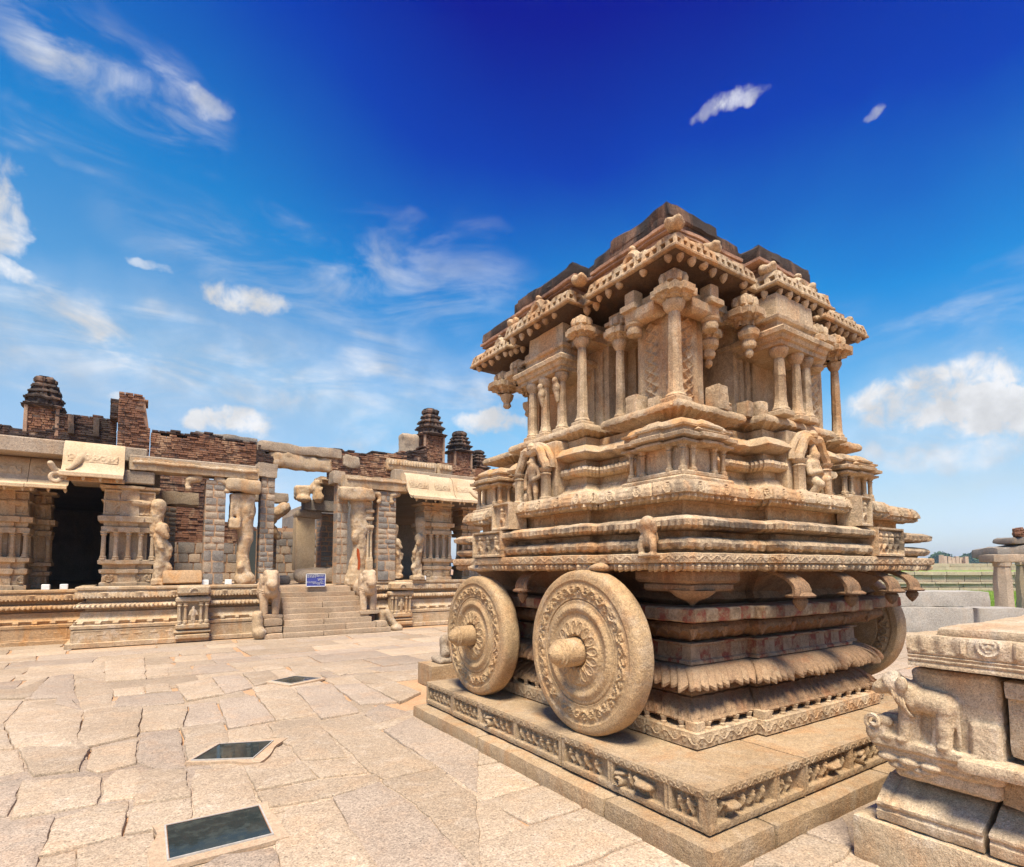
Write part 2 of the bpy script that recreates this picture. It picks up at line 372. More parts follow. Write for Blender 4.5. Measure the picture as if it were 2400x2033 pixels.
M['pier'] = stone_mat('foreground_granite', (.48, .37, .25), (.40, .295, .185), stain=(.40, .20, .08), stain_amt=.42, black=.12, pale=(.58, .49, .39), speck=.42, grain=260, bump=.6, seed=28)
M['hill'] = stone_mat('hill_rock', (.30, .25, .20), (.16, .19, .10), stain_amt=.2, speck=.1, grain=2, big=.02, bump=.0, seed=29)
def plain(name, col, rough=.6, spec=.3, metal=0, trans=0):
    m = bpy.data.materials.new(name); m.use_nodes = True; b = m.node_tree.nodes['Principled BSDF']; N = NT(m.node_tree)
    g = N.new('ShaderNodeNewGeometry'); n = N.noise(g.outputs['Position'], 30, 4)
    c = N.mix(N.ramp(n, .3, .7), tuple(x*.86 for x in col), tuple(min(1, x*1.1) for x in col))
    N.put(b.inputs['Base Color'], c); b.inputs['Roughness'].default_value = rough; b.inputs['Specular IOR Level'].default_value = spec
    b.inputs['Metallic'].default_value = metal; b.inputs['Transmission Weight'].default_value = trans
    return m
M['white'] = plain('white_paint', (.74, .73, .70), .5)
M['blue'] = plain('sign_blue', (.060, .072, .27), .5)
M['frame'] = plain('hatch_steel_frame', (.40, .37, .33), .5, .4)
M['rust'] = plain('rust_edge', (.25, .12, .06), .8)
M['doorway_dark'] = plain('doorway_darkness', (.05, .06, .06), .9)  # near-black colour that paints the darkness inside a doorway
M['cable'] = plain('pale_cable', (.5, .48, .45), .6)
M['redmark'] = plain('vermilion_smear', (.36, .07, .02), .9, .1)
def glass():
    m = bpy.data.materials.new('hatch_glass'); m.use_nodes = True; N = NT(m.node_tree); b = N.n['Principled BSDF']
    b.inputs['Base Color'].default_value = (.035, .05, .055, 1); b.inputs['Roughness'].default_value = .06; b.inputs['Specular IOR Level'].default_value = .14
    g = N.new('ShaderNodeNewGeometry'); n = N.noise(g.outputs['Position'], 14, 5)
    N.put(b.inputs['Roughness'], N.ramp(n, .4, .7, .03, .09)); N.put(b.inputs['Base Color'], N.mix(N.ramp(n, .45, .7), (.022, .028, .027), (.040, .048, .042)))
    return m
M['glass'] = glass()
def leafy(name, c1, c2):
    m = bpy.data.materials.new(name); m.use_nodes = True; N = NT(m.node_tree); b = N.n['Principled BSDF']
    g = N.new('ShaderNodeNewGeometry'); n = N.noise(g.outputs['Position'], .35, 5); n2 = N.noise(g.outputs['Position'], 6, 3)
    c = N.mix(N.ramp(n, .35, .65), c1, c2); c = N.mix(N.ramp(n2, .55, .75, 0, .5), c, (.26, .23, .10))
    N.put(b.inputs['Base Color'], c); b.inputs['Roughness'].default_value = .8; b.inputs['Specular IOR Level'].default_value = .15
    return m
M['grass'] = leafy('lawn_grass', (.17, .27, .035), (.24, .33, .06)); M['tree'] = leafy('tree_leaves', (.035, .075, .02), (.06, .11, .03))
# ------------------------------------------------------------------ relief height functions (U,V in metres)
def _capsule(U, V, a, b, ra, rb=None):
    rb = ra if rb is None else rb
    ax, ay = a; dx, dy = b[0]-ax, b[1]-ay; L = dx*dx+dy*dy+1e-12
    t = np.clip(((U-ax)*dx+(V-ay)*dy)/L, 0, 1); r = ra+(rb-ra)*t
    d2 = (U-ax-t*dx)**2+(V-ay-t*dy)**2
    return np.sqrt(np.maximum(0, r*r-d2))
capsule = _capsule
def ell(U, V, cx, cy, rx, ry, h=None):
    q = 1-((U-cx)/rx)**2-((V-cy)/ry)**2
    return (min(rx, ry) if h is None else h)*np.sqrt(np.maximum(0, q))
def ridge(d, w_): return np.exp(-(d/w_)**2)
def person(U, V, cx, z0, h, rs, fat=1.0):
    """a carved figure of height h standing on z0"""
    s = h; k_ = rs.choice((-1, 1)); sw = .05*s*k_
    capsule = lambda U_, V_, a_, b_, r0, r1=None: _capsule(U_, V_, a_, b_, r0*fat, None if r1 is None else r1*fat)
    H = ell(U, V, cx+sw, z0+.80*s, .10*s, .115*s)*1.15
    H = np.maximum(H, ell(U, V, cx+sw, z0+.92*s, .06*s, .08*s))
    H = np.maximum(H, capsule(U, V, (cx+sw*.6, z0+.66*s), (cx-sw*.4, z0+.44*s), .105*s, .085*s))
    H = np.maximum(H, ell(U, V, cx-sw*.4, z0+.40*s, .12*s, .09*s))
    l1, l2 = rs.uniform(.02, .16), rs.uniform(.02, .2)
    for q, l in ((-1, l1), (1, l2)):
        kx, kz = cx+q*(.07+l)*s, z0+(.22+rs.uniform(-.02, .06))*s
        H = np.maximum(H, capsule(U, V, (cx+q*.05*s, z0+.38*s), (kx, kz), .07*s, .055*s))
        fx = kx-q*rs.uniform(-.02, .12)*s
        H = np.maximum(H, capsule(U, V, (kx, kz), (fx, z0+.03*s), .055*s, .04*s))
        H = np.maximum(H, capsule(U, V, (fx, z0+.03*s), (fx+k_*.08*s, z0+.025*s), .04*s, .03*s))
        ex, ez = cx+q*rs.uniform(.15, .22)*s, z0+rs.uniform(.5, .78)*s
        H = np.maximum(H, capsule(U, V, (cx+q*.10*s+sw*.6, z0+.68*s), (ex, ez), .045*s, .04*s))
        H = np.maximum(H, capsule(U, V, (ex, ez), (ex+rs.uniform(-.14, .1)*s*q, z0+rs.uniform(.45, .98)*s), .038*s, .03*s))
    return H
def beast(U, V, cx, z0, h, face, rs, trunk=False):
    """a walking animal, height h, facing -1 / +1"""
    s = h; f = face
    H = capsule(U, V, (cx-f*.42*s, z0+.62*s), (cx+f*.30*s, z0+.66*s), .22*s, .24*s)
    for q in (-.48, -.30, .22, .42):
        kx = cx+f*(q+rs.uniform(-.06, .06))*s
        H = np.maximum(H, capsule(U, V, (cx+f*q*s, z0+.55*s), (kx, z0+.28*s), .10*s, .07*s))
        H = np.maximum(H, capsule(U, V, (kx, z0+.28*s), (kx+f*rs.uniform(-.08, .06)*s, z0+.04*s), .065*s, .05*s))
    hx = cx+f*.62*s
    H = np.maximum(H, capsule(U, V, (cx+f*.36*s, z0+.74*s), (hx, z0+.88*s), .15*s, .14*s)*1.1)
    H = np.maximum(H, capsule(U, V, (hx, z0+.86*s), (hx+f*.16*s, z0+(.42 if trunk else .76)*s), .12*s, .06*s))
    H = np.maximum(H, capsule(U, V, (cx-f*.58*s, z0+.66*s), (cx-f*.72*s, z0+.92*s), .035*s, .03*s))
    return H
def vine(Sx, T, hgt, period):
    """running scroll in a band of height hgt: T 0..1 up"""
    V = T*hgt; c = hgt*(.5+.26*np.sin(2*np.pi*Sx/period)); sl = np.abs(hgt*.26*2*np.pi/period*np.cos(2*np.pi*Sx/period))
    H = ridge((V-c)/np.sqrt(1+sl*sl), hgt*.075)
    ph = (Sx/period) % 1.0; half = (ph*2) % 1.0; up = ph < .5
    cu = (half-.5)*period*.5; cv = np.where(up, hgt*.40, hgt*.60)
    r = np.hypot(cu, V-cv); ang = np.arctan2(V-cv, cu)
    H = np.maximum(H, .8*ridge(r-hgt*(.17+.03*np.sin(ang)), hgt*.05)); H = np.maximum(H, .95*ridge(r, hgt*.08))
    for q in (-.36, .36):
        lv = np.where(up, hgt*.80, hgt*.2); H = np.maximum(H, .6*ridge(np.hypot(cu-q*period*.5, (V-lv)*1.0), hgt*.10))
    return H
def chain(Sx, T, hgt, period):
    ph = (Sx/period) % 1.0; u = (ph-.5)*period; V = (T-.5)*hgt
    return np.maximum(ridge(np.hypot(u, V)-hgt*.27, hgt*.08), .8*ridge(np.hypot(u, V), hgt*.10)) + .5*ridge(np.abs(u)-period*.5, period*.05)
def medal(U, V, r):
    d = np.hypot(U, V); a = np.arctan2(V, U)
    H = ridge(d-r*.85, r*.13)+.8*ridge(d-r*(.45+.1*np.sin(3*a)), r*.12)+.9*ridge(d, r*.2)
    return H*(d < r*1.25)
def box_panel(U, V, u0, u1, v0, v1, depth, edge=.004):
    q = np.minimum(np.minimum(U-u0, u1-U), np.minimum(V-v0, v1-V))
    return -depth*np.clip(q/edge, 0, 1)
# ------------------------------------------------------------------ stepped courses around a plan
def plan(x0, x1, y0, y1, bx=None, by=None, p=.1, notch=None):
    """CCW stepped plan: corner rectangle with a projecting bay on every face (and optional recess beside it)"""
    def side(L, b):
        if not b: return [(0, 0), (L, 0)]
        a, c = b; o = [(0, 0)]
        if notch: o += [(a-notch[0], 0), (a-notch[0], -notch[1]), (a, -notch[1]), (a, p), (c, p), (c, -notch[1]), (c+notch[0], -notch[1]), (c+notch[0], 0)]
        else: o += [(a, 0), (a, p), (c, p), (c, 0)]
        return o+[(L, 0)]
    W, D = x1-x0, y1-y0; P = []
    bxr = (bx[0]-x0, bx[1]-x0) if bx else None; byr = (by[0]-y0, by[1]-y0) if by else None
    for t, o in side(W, bxr)[:-1]: P.append((x0+t, y0-o))
    for t, o in side(D, byr)[:-1]: P.append((x1+o, y0+t))
    for t, o in side(W, (W-bxr[1], W-bxr[0]) if bxr else None)[:-1]: P.append((x1-t, y1+o))
    for t, o in side(D, (D-byr[1], D-byr[0]) if byr else None)[:-1]: P.append((x0-o, y1-t))
    return P
def offset(P, o):
    P = np.array(P, float); n = len(P); d = np.roll(P, -1, 0)-P; L = np.linalg.norm(d, axis=1, keepdims=True); d = d/L
    nr = np.stack([d[:, 1], -d[:, 0]], 1); pr = np.roll(nr, 1, 0)
    return P+o*(nr+pr)/np.maximum(1e-3, 1+(nr*pr).sum(1, keepdims=True)), nr, L[:, 0]
def course_mesh(P, prof, ds=.05, amp=.004, freq=9, disp=None, caps=True, closed=True, smooth=35):
    n = len(P); base = np.array(P, float); _, nr, L = offset(P, 0); ne = n if closed else n-1
    cnt = [max(1, int(round(L[i]/ds))) for i in range(ne)]
    ts = []; ei = []
    for i in range(ne):
        for j in range(cnt[i]): ts.append(j/cnt[i]); ei.append(i)
    if not closed: ts.append(1.0); ei.append(ne-1)
    ts = np.array(ts); ei = np.array(ei); nx = (ei+1) % n
    rows = []
    cum = np.concatenate([[0], np.cumsum(L)])
    Ssub = ts*L[ei]; Sabs = cum[ei]+Ssub
    jt = None
    if closed and ds < .02 and L.sum() > 6:      # fine joints between the blocks of a course
        rj = random.Random(int(L.sum()*1000)+int(prof[0][1]*977)); J = []; q_ = rj.uniform(.2, .8)
        while q_ < cum[-1]: J.append(q_); q_ += rj.uniform(.55, 1.25)
        jt = -.016*np.exp(-(np.abs(Sabs[:, None]-np.array(J)[None, :]).min(1)/.0065)**2)
    if disp: dO, dZ = disp(Ssub, L[ei], Sabs, nr[ei], np.array([q[1] for q in prof]))
    for k_, q in enumerate(prof):
        Q, _, _ = offset(P, q[0])
        if not closed:   # end faces stay flat
            Q[0] = base[0]+q[0]*nr[0]; Q[-1] = base[-1]+q[0]*nr[n-2]
        X = Q[ei]*(1-ts)[:, None]+Q[nx]*ts[:, None]; zz = np.full(len(X), q[1])
        if disp:
            X = X+nr[ei]*(dO[k_]+(jt if jt is not None else 0))[:, None]; zz = zz+dZ[k_]
        rows.append(np.column_stack([X, zz]))
    V = np.concatenate(rows); m = len(ts)
    F = quads(len(prof), m, closed).tolist()
    if caps and closed: F += [list(range(m))[::-1], [(len(prof)-1)*m+i for i in range(m)]]
    if not closed: F += [[r*m for r in range(len(prof))], [r*m+m-1 for r in range(len(prof))][::-1]]
    return mesh(wear(V, amp, freq), F, smooth)
def course(name, P, prof, mat, parent, **kw):
    lab = {k_: kw.pop(k_) for k_ in ('label', 'kind') if k_ in kw}
    return link(name, course_mesh(P, prof, **kw), parent, mat, **lab)
def rows(z0, z1, n, o=0.0): return [(o, z0+(z1-z0)*i/(n-1)) for i in range(n)]
def d_field(fn, z0, z1, depth):
    """displace the rows between z0 and z1 by depth*fn(S,T)"""
    def f(Ss, L, Sa, nr, Z):
        O = np.zeros((len(Z), len(Ss))); inside = (Z > z0-1e-6) & (Z < z1+1e-6)
        edge = np.clip(np.minimum(Ss, L-Ss)/.012, 0, 1)
        for i in np.where(inside)[0]:
            T = (Z[i]-z0)/(z1-z0); O[i] = depth*fn(Sa, np.full(len(Ss), T))*edge*(1 if .02 < T < .98 else 0)
        return O, np.zeros_like(O)
    return f
def d_rib(pitch, amp, wts, zamp=0, zw=None, pw=1.0):
    """ribs / scallops: wts and zw give a weight per profile row"""
    def f(Ss, L, Sa, nr, Z):
        k_ = np.maximum(1, np.round(L/pitch)); i_ = np.floor(Ss/L*k_)+17*np.round(L*31)   # every rib a little different, some worn away
        r_ = np.column_stack([i_*1.37, i_*.61, Sa*0]); g_ = 1+.9*vn(r_); g_ = np.where(vn(r_*1.7+9) > .30, g_*.35, g_)
        w_ = np.abs(np.sin(np.pi*(Ss/L*k_+.12*vn(r_+3))))**pw*g_
        return np.outer(wts, w_-.5)*amp, np.outer(zw if zw is not None else np.zeros(len(Z)), w_)*zamp
    return f
def panel_mesh(O, U, Wv, Nn, W, H, hf, res=.006, back=.03, amp=.0015, smooth=40):
    """carved slab face: origin O, unit axes U (along), Wv (up), Nn (out); hf(u,v) gives the relief height"""
    nu, nv = max(4, int(W/res)), max(4, int(H/res))
    u = np.linspace(0, W, nu+1); v = np.linspace(0, H, nv+1); UU, VV = np.meshgrid(u, v)
    Hh = hf(UU, VV)
    O, U, Wv, Nn = [np.array(q, float) for q in (O, U, Wv, Nn)]
    P = O+UU[..., None]*U+VV[..., None]*Wv+Hh[..., None]*Nn
    m = MB(); m.grid(P)
    bk = lambda A: np.stack([A, A-Nn*0-(((A-O)@Nn)[:, None]+back)*Nn], 0)
    for A, fl in ((P[0], 0), (P[-1], 1), (P[:, 0], 1), (P[:, -1], 0)):
        B = bk(A); m.grid(B[::-1] if fl else B)
    V = np.concatenate(m.V)
    return mesh(wear(V, amp, 25), m.F, smooth)
def panel(name, O, U, Wv, Nn, W, H, hf, mat, parent, **kw):
    lab = {k_: kw.pop(k_) for k_ in ('label', 'kind') if k_ in kw}
    return link(name, panel_mesh(O, U, Wv, Nn, W, H, hf, **kw), parent, mat, **lab)
def carved_box(name, x0, x1, y0, y1, z0, z1, mat, parent, hx=None, hy=None, res=.007, bev=.012, amp=.004, d=.07, **kw):
    """stone block whose -x face (hx) and -y face (hy) are carved"""
    V, F = subdiv_box(x0+(.052 if hx else 0), x1, y0+(.052 if hy else 0), y1, z0, z1, d, bev)
    m = MB(); m.add(wear(V, amp, 6), F); o = m.build(name, mat, parent, **kw)
    if hx: panel('carved_face', (x0, y1-.002, z0+.003), (0, -1, 0), (0, 0, 1), (-1, 0, 0), y1-y0-.004, z1-z0-.006, hx, mat, o, res=res, back=.07)
    if hy: panel('carved_face', (x0+.002, y0, z0+.003), (1, 0, 0), (0, 0, 1), (0, -1, 0), x1-x0-.004, z1-z0-.006, hy, mat, o, res=res, back=.07)
    return o
# ================================================================== ground
g_ = MB(); g_.add([(-2500, -2500, -.06), (2500, -2500, -.06), (2500, 2500, -.06), (-2500, 2500, -.06)], [[0, 1, 2, 3]])
g_.build('ground', M['dirt'], kind='structure')
SLABS = [[(-0.67,4.75),(-0.4,4.7),(-0.41,4.11),(-0.41,3.93),(-0.61,4.06),(-0.73,4.75)],
[(-0.38,4.63),(-0.01,4.53),(-0.03,4.16),(-0.41,4.11)],
[(-0.41,3.93),(-0.4,4.08),(-0.24,4.09),(-0.23,3.8)],
[(-0.23,4.09),(-0.01,4.14),(0.13,4.09),(0.13,3.57),(-0.22,3.8)],
[(0.7,3.43),(0.87,3.98),(1.17,3.96),(1.13,3.58),(1.11,2.91),(0.67,3.2)],
[(0.31,3.45),(0.44,3.54),(0.69,3.46),(0.67,3.2)],
[(1.19,4.01),(1.55,4.12),(1.6,3.58),(1.57,2.88),(1.54,2.62),(1.11,2.91),(1.12,3.41)],
[(1.57,4.12),(2.04,4.09),(2.01,3.47),(1.56,2.61),(1.57,2.88),(1.62,3.58)],
[(-0.88,5.64),(-0.67,5.47),(-0.66,5.05),(-0.66,4.89),(-0.76,4.92)],
[(-0.67,5.59),(-0.18,5.38),(-0.18,4.78),(-0.63,4.82),(-0.66,5.43)],
[(-0.16,5.23),(-0.1,5.47),(0.03,5.44),(0.08,5.12),(0.03,4.78),(-0.16,4.82)],
[(-0.2,4.74),(-0.01,4.74),(-0.01,4.55),(-0.38,4.65)],
[(0.02,4.65),(0.06,5.3),(0.16,5.35),(0.36,5.15),(0.35,4.58)],
[(0.02,4.59),(0.35,4.54),(0.34,4.21),(0.18,4.13),(-0.01,4.18)],
[(0.42,5.17),(0.76,5),(0.74,4.39),(0.72,4.14),(0.36,4.2),(0.36,4.59)],
[(0.76,5.01),(1.16,5),(1.18,4.43),(0.76,4.43)],
[(0.76,4.39),(1.19,4.37),(1.58,4.25),(1.55,4.1),(1.19,4.03),(0.75,4.1)],
[(1.16,4.88),(1.5,4.73),(1.55,4.35),(1.21,4.42)],
[(1.16,6.22),(1.61,6.17),(1.51,4.77),(1.17,4.91),(1.19,5.35),(1.13,5.69)],
[(1.59,6.03),(2.08,6.06),(2.01,5.36),(2.06,4.14),(1.59,4.11),(1.57,4.36)],
[(2.11,6.07),(2.42,6.4),(2.56,5.82),(2.09,5.63)],
[(2.06,5.35),(2.51,5.68),(2.55,4.35),(2.06,3.52),(2.07,4.09)],
[(-1.05,6.69),(-0.84,6.58),(-0.69,5.88),(-0.92,5.87)],
[(-0.83,6.6),(-0.46,6.79),(-0.31,6.26),(-0.34,5.65),(-0.62,5.7)],
[(-0.28,6.23),(0.04,6.38),(0.03,5.58),(-0.22,5.51),(-0.29,5.67)],
[(0.07,6.59),(0.39,6.54),(0.36,5.27),(0.18,5.3),(0.04,5.63)],
[(0.42,6.58),(0.77,6.53),(0.75,5.82),(0.64,5.73),(0.4,5.35),(0.39,5.51)],
[(0.77,6.21),(1.13,6.24),(1.14,5.72),(0.74,5.78)],
[(-1.1,7.75),(-1.08,8.88),(-0.47,7.91),(-0.41,6.36),(-0.87,6.67)],
[(-0.44,7.85),(-0.35,7.94),(0.08,7.78),(0.04,6.48),(-0.41,6.33)],
[(0.09,7.63),(0.52,7.54),(0.42,6.57),(0.06,6.63)],
[(0.55,7.65),(0.82,7.65),(0.8,6.56),(0.44,6.62)],
[(0.86,7.71),(1.26,7.73),(1.25,6.35),(0.79,6.26)],
[(1.29,7.87),(1.75,7.88),(1.69,6.39),(1.26,6.34)],
[(1.78,7.89),(2.26,7.89),(2.09,6.17),(1.66,6.13)],
[(2.25,7.75),(2.63,7.67),(2.62,6.43),(2.22,6.52)],
[(2.65,7.59),(3.06,7.57),(3.07,6.71),(2.64,6.37)],
[(-1.23,7.74),(-1.11,7.71),(-0.88,6.66),(-1.06,6.7)],
[(-1.47,9.16),(-1.12,9.01),(-1.12,7.82),(-1.25,7.85)],
[(-1.11,9.06),(-0.77,8.94),(-0.78,8.57),(-0.47,7.96),(-0.65,9.27),(-0.78,10.74),(-1.03,10.71)],
[(-1.6,9.91),(-1.28,9.7),(-1.06,10.68),(-1.07,9.11),(-1.5,9.32)],
[(-0.52,8.02),(-0.22,8.12),(-0.24,9.25),(-0.37,9.87),(-0.75,10.62),(-0.63,9.26)],
[(-0.2,8.02),(-0.15,8.56),(0.5,8.51),(0.51,7.77),(0.09,7.85)],
[(-0.44,11.85),(0.12,12.05),(0.13,9.73),(-0.34,9.85)],
[(0.15,10.69),(0.43,10.62),(0.42,9.9),(0.14,9.92)],
[(-0.24,9.16),(0.1,9.16),(0.11,8.61),(-0.21,8.67)],
[(0.13,9.14),(0.37,9.15),(0.41,8.56),(0.12,8.6)],
[(0.46,8.99),(0.92,9.3),(0.95,7.97),(0.54,7.84)],
[(0.94,9.33),(1.33,9.37),(1.34,8.28),(0.97,8.04)],
[(1.37,9.41),(1.76,9.38),(1.72,8.56),(1.36,8.31)],
[(1.58,9.97),(1.96,9.97),(2.02,9.56),(1.57,9.5)],
[(2.51,8.65),(2.95,8.7),(2.55,8.41)],
[(2.47,9.26),(2.95,9.14),(3.16,8.37),(2.61,8.52)],
[(2.69,8.22),(3.02,8.38),(3.07,7.56),(2.64,7.63)],
[(3.42,1.92),(3.82,1.87),(3.46,1.65),(3.42,1.74)],
[(2.92,1.88),(3.38,1.89),(3.4,1.74),(3.46,1.66),(3.31,1.63),(3.12,1.63),(2.91,1.77)],
[(2.87,1.89),(2.9,1.87),(2.9,1.78),(2.79,1.85)]]
pave = MB()
xs = np.arange(-16, 19.6, .5); ys = np.arange(-2, 26.1, .5); XX, YY = np.meshgrid(xs, ys)
ZZ = -.02 + .012*vn(np.column_stack([XX.ravel()*.8, YY.ravel()*.8, XX.ravel()*0])).reshape(XX.shape)
pave.grid(np.dstack([XX, YY, ZZ])); PV = pave.build('pavement', M['dirt'], kind='structure')
def area(p): return .5*sum(p[i][0]*p[(i+1) % len(p)][1]-p[(i+1) % len(p)][0]*p[i][1] for i in range(len(p)))
def inside(x, y, p):
    c = False
    for i in range(len(p)):
        (x0_, y0_), (x1_, y1_) = p[i], p[i-1]
        if (y0_ > y) != (y1_ > y) and x < (x1_-x0_)*(y-y0_)/(y1_-y0_)+x0_: c = not c
    return c
def slab(poly, top, mat, inset=.008, rough=.011, tiltv=(0, 0)):
    if area(poly) < 0: poly = poly[::-1]
    P = []
    for i in range(len(poly)):
        a, b = Vector((*poly[i], 0)), Vector((*poly[(i+1) % len(poly)], 0)); k_ = max(1, int((b-a).length/.07))
        P += [a+(b-a)*(j/k_) for j in range(k_)]
    P = np.array([tuple(p) for p in P]); c = P.mean(0)
    jit = np.column_stack([vn(P*6+3), vn(P*6+40)])*rough*2.2 + np.column_stack([vn(P*19+3), vn(P*19+40)])*rough*1.2
    nx = np.roll(P, -1, 0)-np.roll(P, 1, 0); nn = np.column_stack([-nx[:, 1], nx[:, 0]]); nn /= np.maximum(1e-6, np.linalg.norm(nn, axis=1, keepdims=True))
    rg = []
    zt = top+tiltv[0]*(P[:, 0]-c[0])+tiltv[1]*(P[:, 1]-c[1])
    for ins, dz in ((0.0, -.06), (0.0, -.012), (.004, -.004), (.016, 0)):
        Q = P[:, :2]+jit+nn*(inset+ins); rg.append(np.column_stack([Q, zt+dz if dz > -.05 else np.full(len(P), -.04)]))
    n = len(P); F = quads(4, n, True).tolist()
    # inner ring and centre give the top face its own slight unevenness
    Q = P[:, :2]*.55+c[:2]*.45; rg.append(np.column_stack([Q, zt+.006*vn(np.column_stack([Q*4, Q[:, :1]*0]))]))
    F = quads(5, n, True).tolist()+[[4*n+i for i in range(n)]]
    link('paving_stone', mesh(np.concatenate(rg), F, 30), PV, mat)
def in_view(x, y, m=40):
    f = Vector((math.sin(YAW)*math.cos(PITCH), math.cos(YAW)*math.cos(PITCH), math.sin(PITCH))); r = Vector((math.cos(YAW), -math.sin(YAW), 0)); up = r.cross(f)
    q = Vector((x, y, -1.6)); k_ = q.dot(f)
    if k_ < .3: return False
    u, v = 1200+1300*q.dot(r)/k_, 1246-1300*q.dot(up)/k_
    return -m-120 < u < 2400+m+120 and v < 2033+m+160
HATCH = [[(.182, 4.107), (.725, 4.10), (.72, 3.615), (.18, 3.617)], [(.405, 5.353), (.648, 5.711), (1.079, 5.538), (.844, 5.123)], [(1.596, 8.459), (1.955, 8.645), (2.231, 8.281), (1.776, 8.103)]]
for i, p in enumerate(SLABS):
    slab(p, .008+.016*rnd.random(), M['pave2'] if rnd.random() < .25 else M['pave'], inset=-.004, tiltv=(rnd.uniform(-.006, .006), rnd.uniform(-.006, .006)))
y = -.4; cnt = 0
rr = random.Random(5)
while y < 15.6:
    dep = rr.uniform(.45, .965); x = -9 + rr.random()
    while x < 22:
        wd = rr.uniform(.55, 1.55); q = .07
        poly = [(x+rr.uniform(-q, q), y+rr.uniform(-q, q)*.5), (x+wd+rr.uniform(-q, q), y+rr.uniform(-q, q)*.5), (x+wd+rr.uniform(-q, q), y+dep), (x+rr.uniform(-q, q), y+dep)]
        cx, cy = x+wd/2, y+dep/2; x += wd+rr.uniform(-.02, .02)
        hid = 2.75 < cx < 7.5 and 2.2 < cy < 7.6
        # seen only past the chariot: nothing of the yard behind it shows
        sh = cx > 3.1 and cy > 1.6 and .50 < math.atan2(cx, cy) < .93 and cy < 13 and not (cx > 6.9 and math.atan2(cx, cy) > .985)
        if hid or sh or not in_view(cx, cy) or all(any(inside(cx+a*wd*.42, cy+b*dep*.42, p) for p in SLABS) for a in (-1, 0, 1) for b in (-1, 0, 1)): continue
        if (cx-3.9)**2 < .45**2 and cy < 1.6: continue
        if cy > 14.0 and -1.3 < cx < 9: continue
        slab(poly, rr.uniform(-.010, .004), M['pave2'] if rr.random() < .25 else M['pave'], inset=.005); cnt += 1
    y += dep
# ------------------------------------------------------------------ glass hatches over pits
HL = ['large glass floor hatch with white steel frame nearest the camera', 'diamond-set glass floor hatch in a mortar patch in the middle of the yard', 'small far glass floor hatch, the one nearest the chariot wheels']
for hi, (p, lb) in enumerate(zip(HATCH, HL)):
    if area(p) < 0: p = p[::-1]
    c = sum((Vector((*q, 0)) for q in p), Vector((0, 0, 0)))/4
    hr = empty('floor_hatch', c, label=lb, cat='floor hatch', group='glass hatches in the paving')
    sc = lambda q, f: ((q[0]-c.x)*f+c.x, (q[1]-c.y)*f+c.y)
    # mortar bed
    n = 40; P = []
    for i in range(n):
        t = i/n*4; a, b = p[int(t) % 4], p[(int(t)+1) % 4]; f = t-int(t); q = (a[0]+(b[0]-a[0])*f, a[1]+(b[1]-a[1])*f)
        P.append(sc(q, 1.22+.22*(vn(np.array([[q[0]*5, q[1]*5, 1.]]))[0])+(.12 if (hi == 1 and q[0] > c.x) else 0)))
    m = MB(); m.add([(*q, .0235) for q in P]+[(*q, .0) for q in P], [list(range(n))]+quads(2, n, True)[:, ::-1].tolist()); m.build('mortar_bed', M['mortar'], hr, .002, 20)
    m = MB()
    for i in range(4):
        a, b = p[i], p[(i+1) % 4]; m.add([(*a, .02), (*b, .02), (*sc(b, .965), .02), (*sc(a, .965), .02), (*a, .034), (*b, .034), (*sc(b, .965), .034), (*sc(a, .965), .034)], [[4, 5, 6, 7], [0, 1, 5, 4], [2, 3, 7, 6], [1, 2, 6, 5], [3, 0, 4, 7]])
    m.build('frame', M['frame'], hr, smooth=0)
    m = MB()
    for i in range(4):
        a, b = sc(p[i], .966), sc(p[(i+1) % 4], .966); m.add([(*a, .0305), (*b, .0305), (*sc(b, .984), .0305), (*sc(a, .984), .0305)], [[0, 1, 2, 3]])
    m.build('rust_seal', M['rust'], hr, smooth=0)
    m = MB(); m.add([(*sc(q, .966), .0275) for q in p], [[0, 1, 2, 3]]); m.build('pane', M['glass'], hr, smooth=0)
# ================================================================== temple hall behind the yard
TP = empty('temple_hall', (3, 16, 0), label='long ruined temple hall with carved plinth, granite pillars and broken brick roofline', cat='temple')
mt = M['temple']
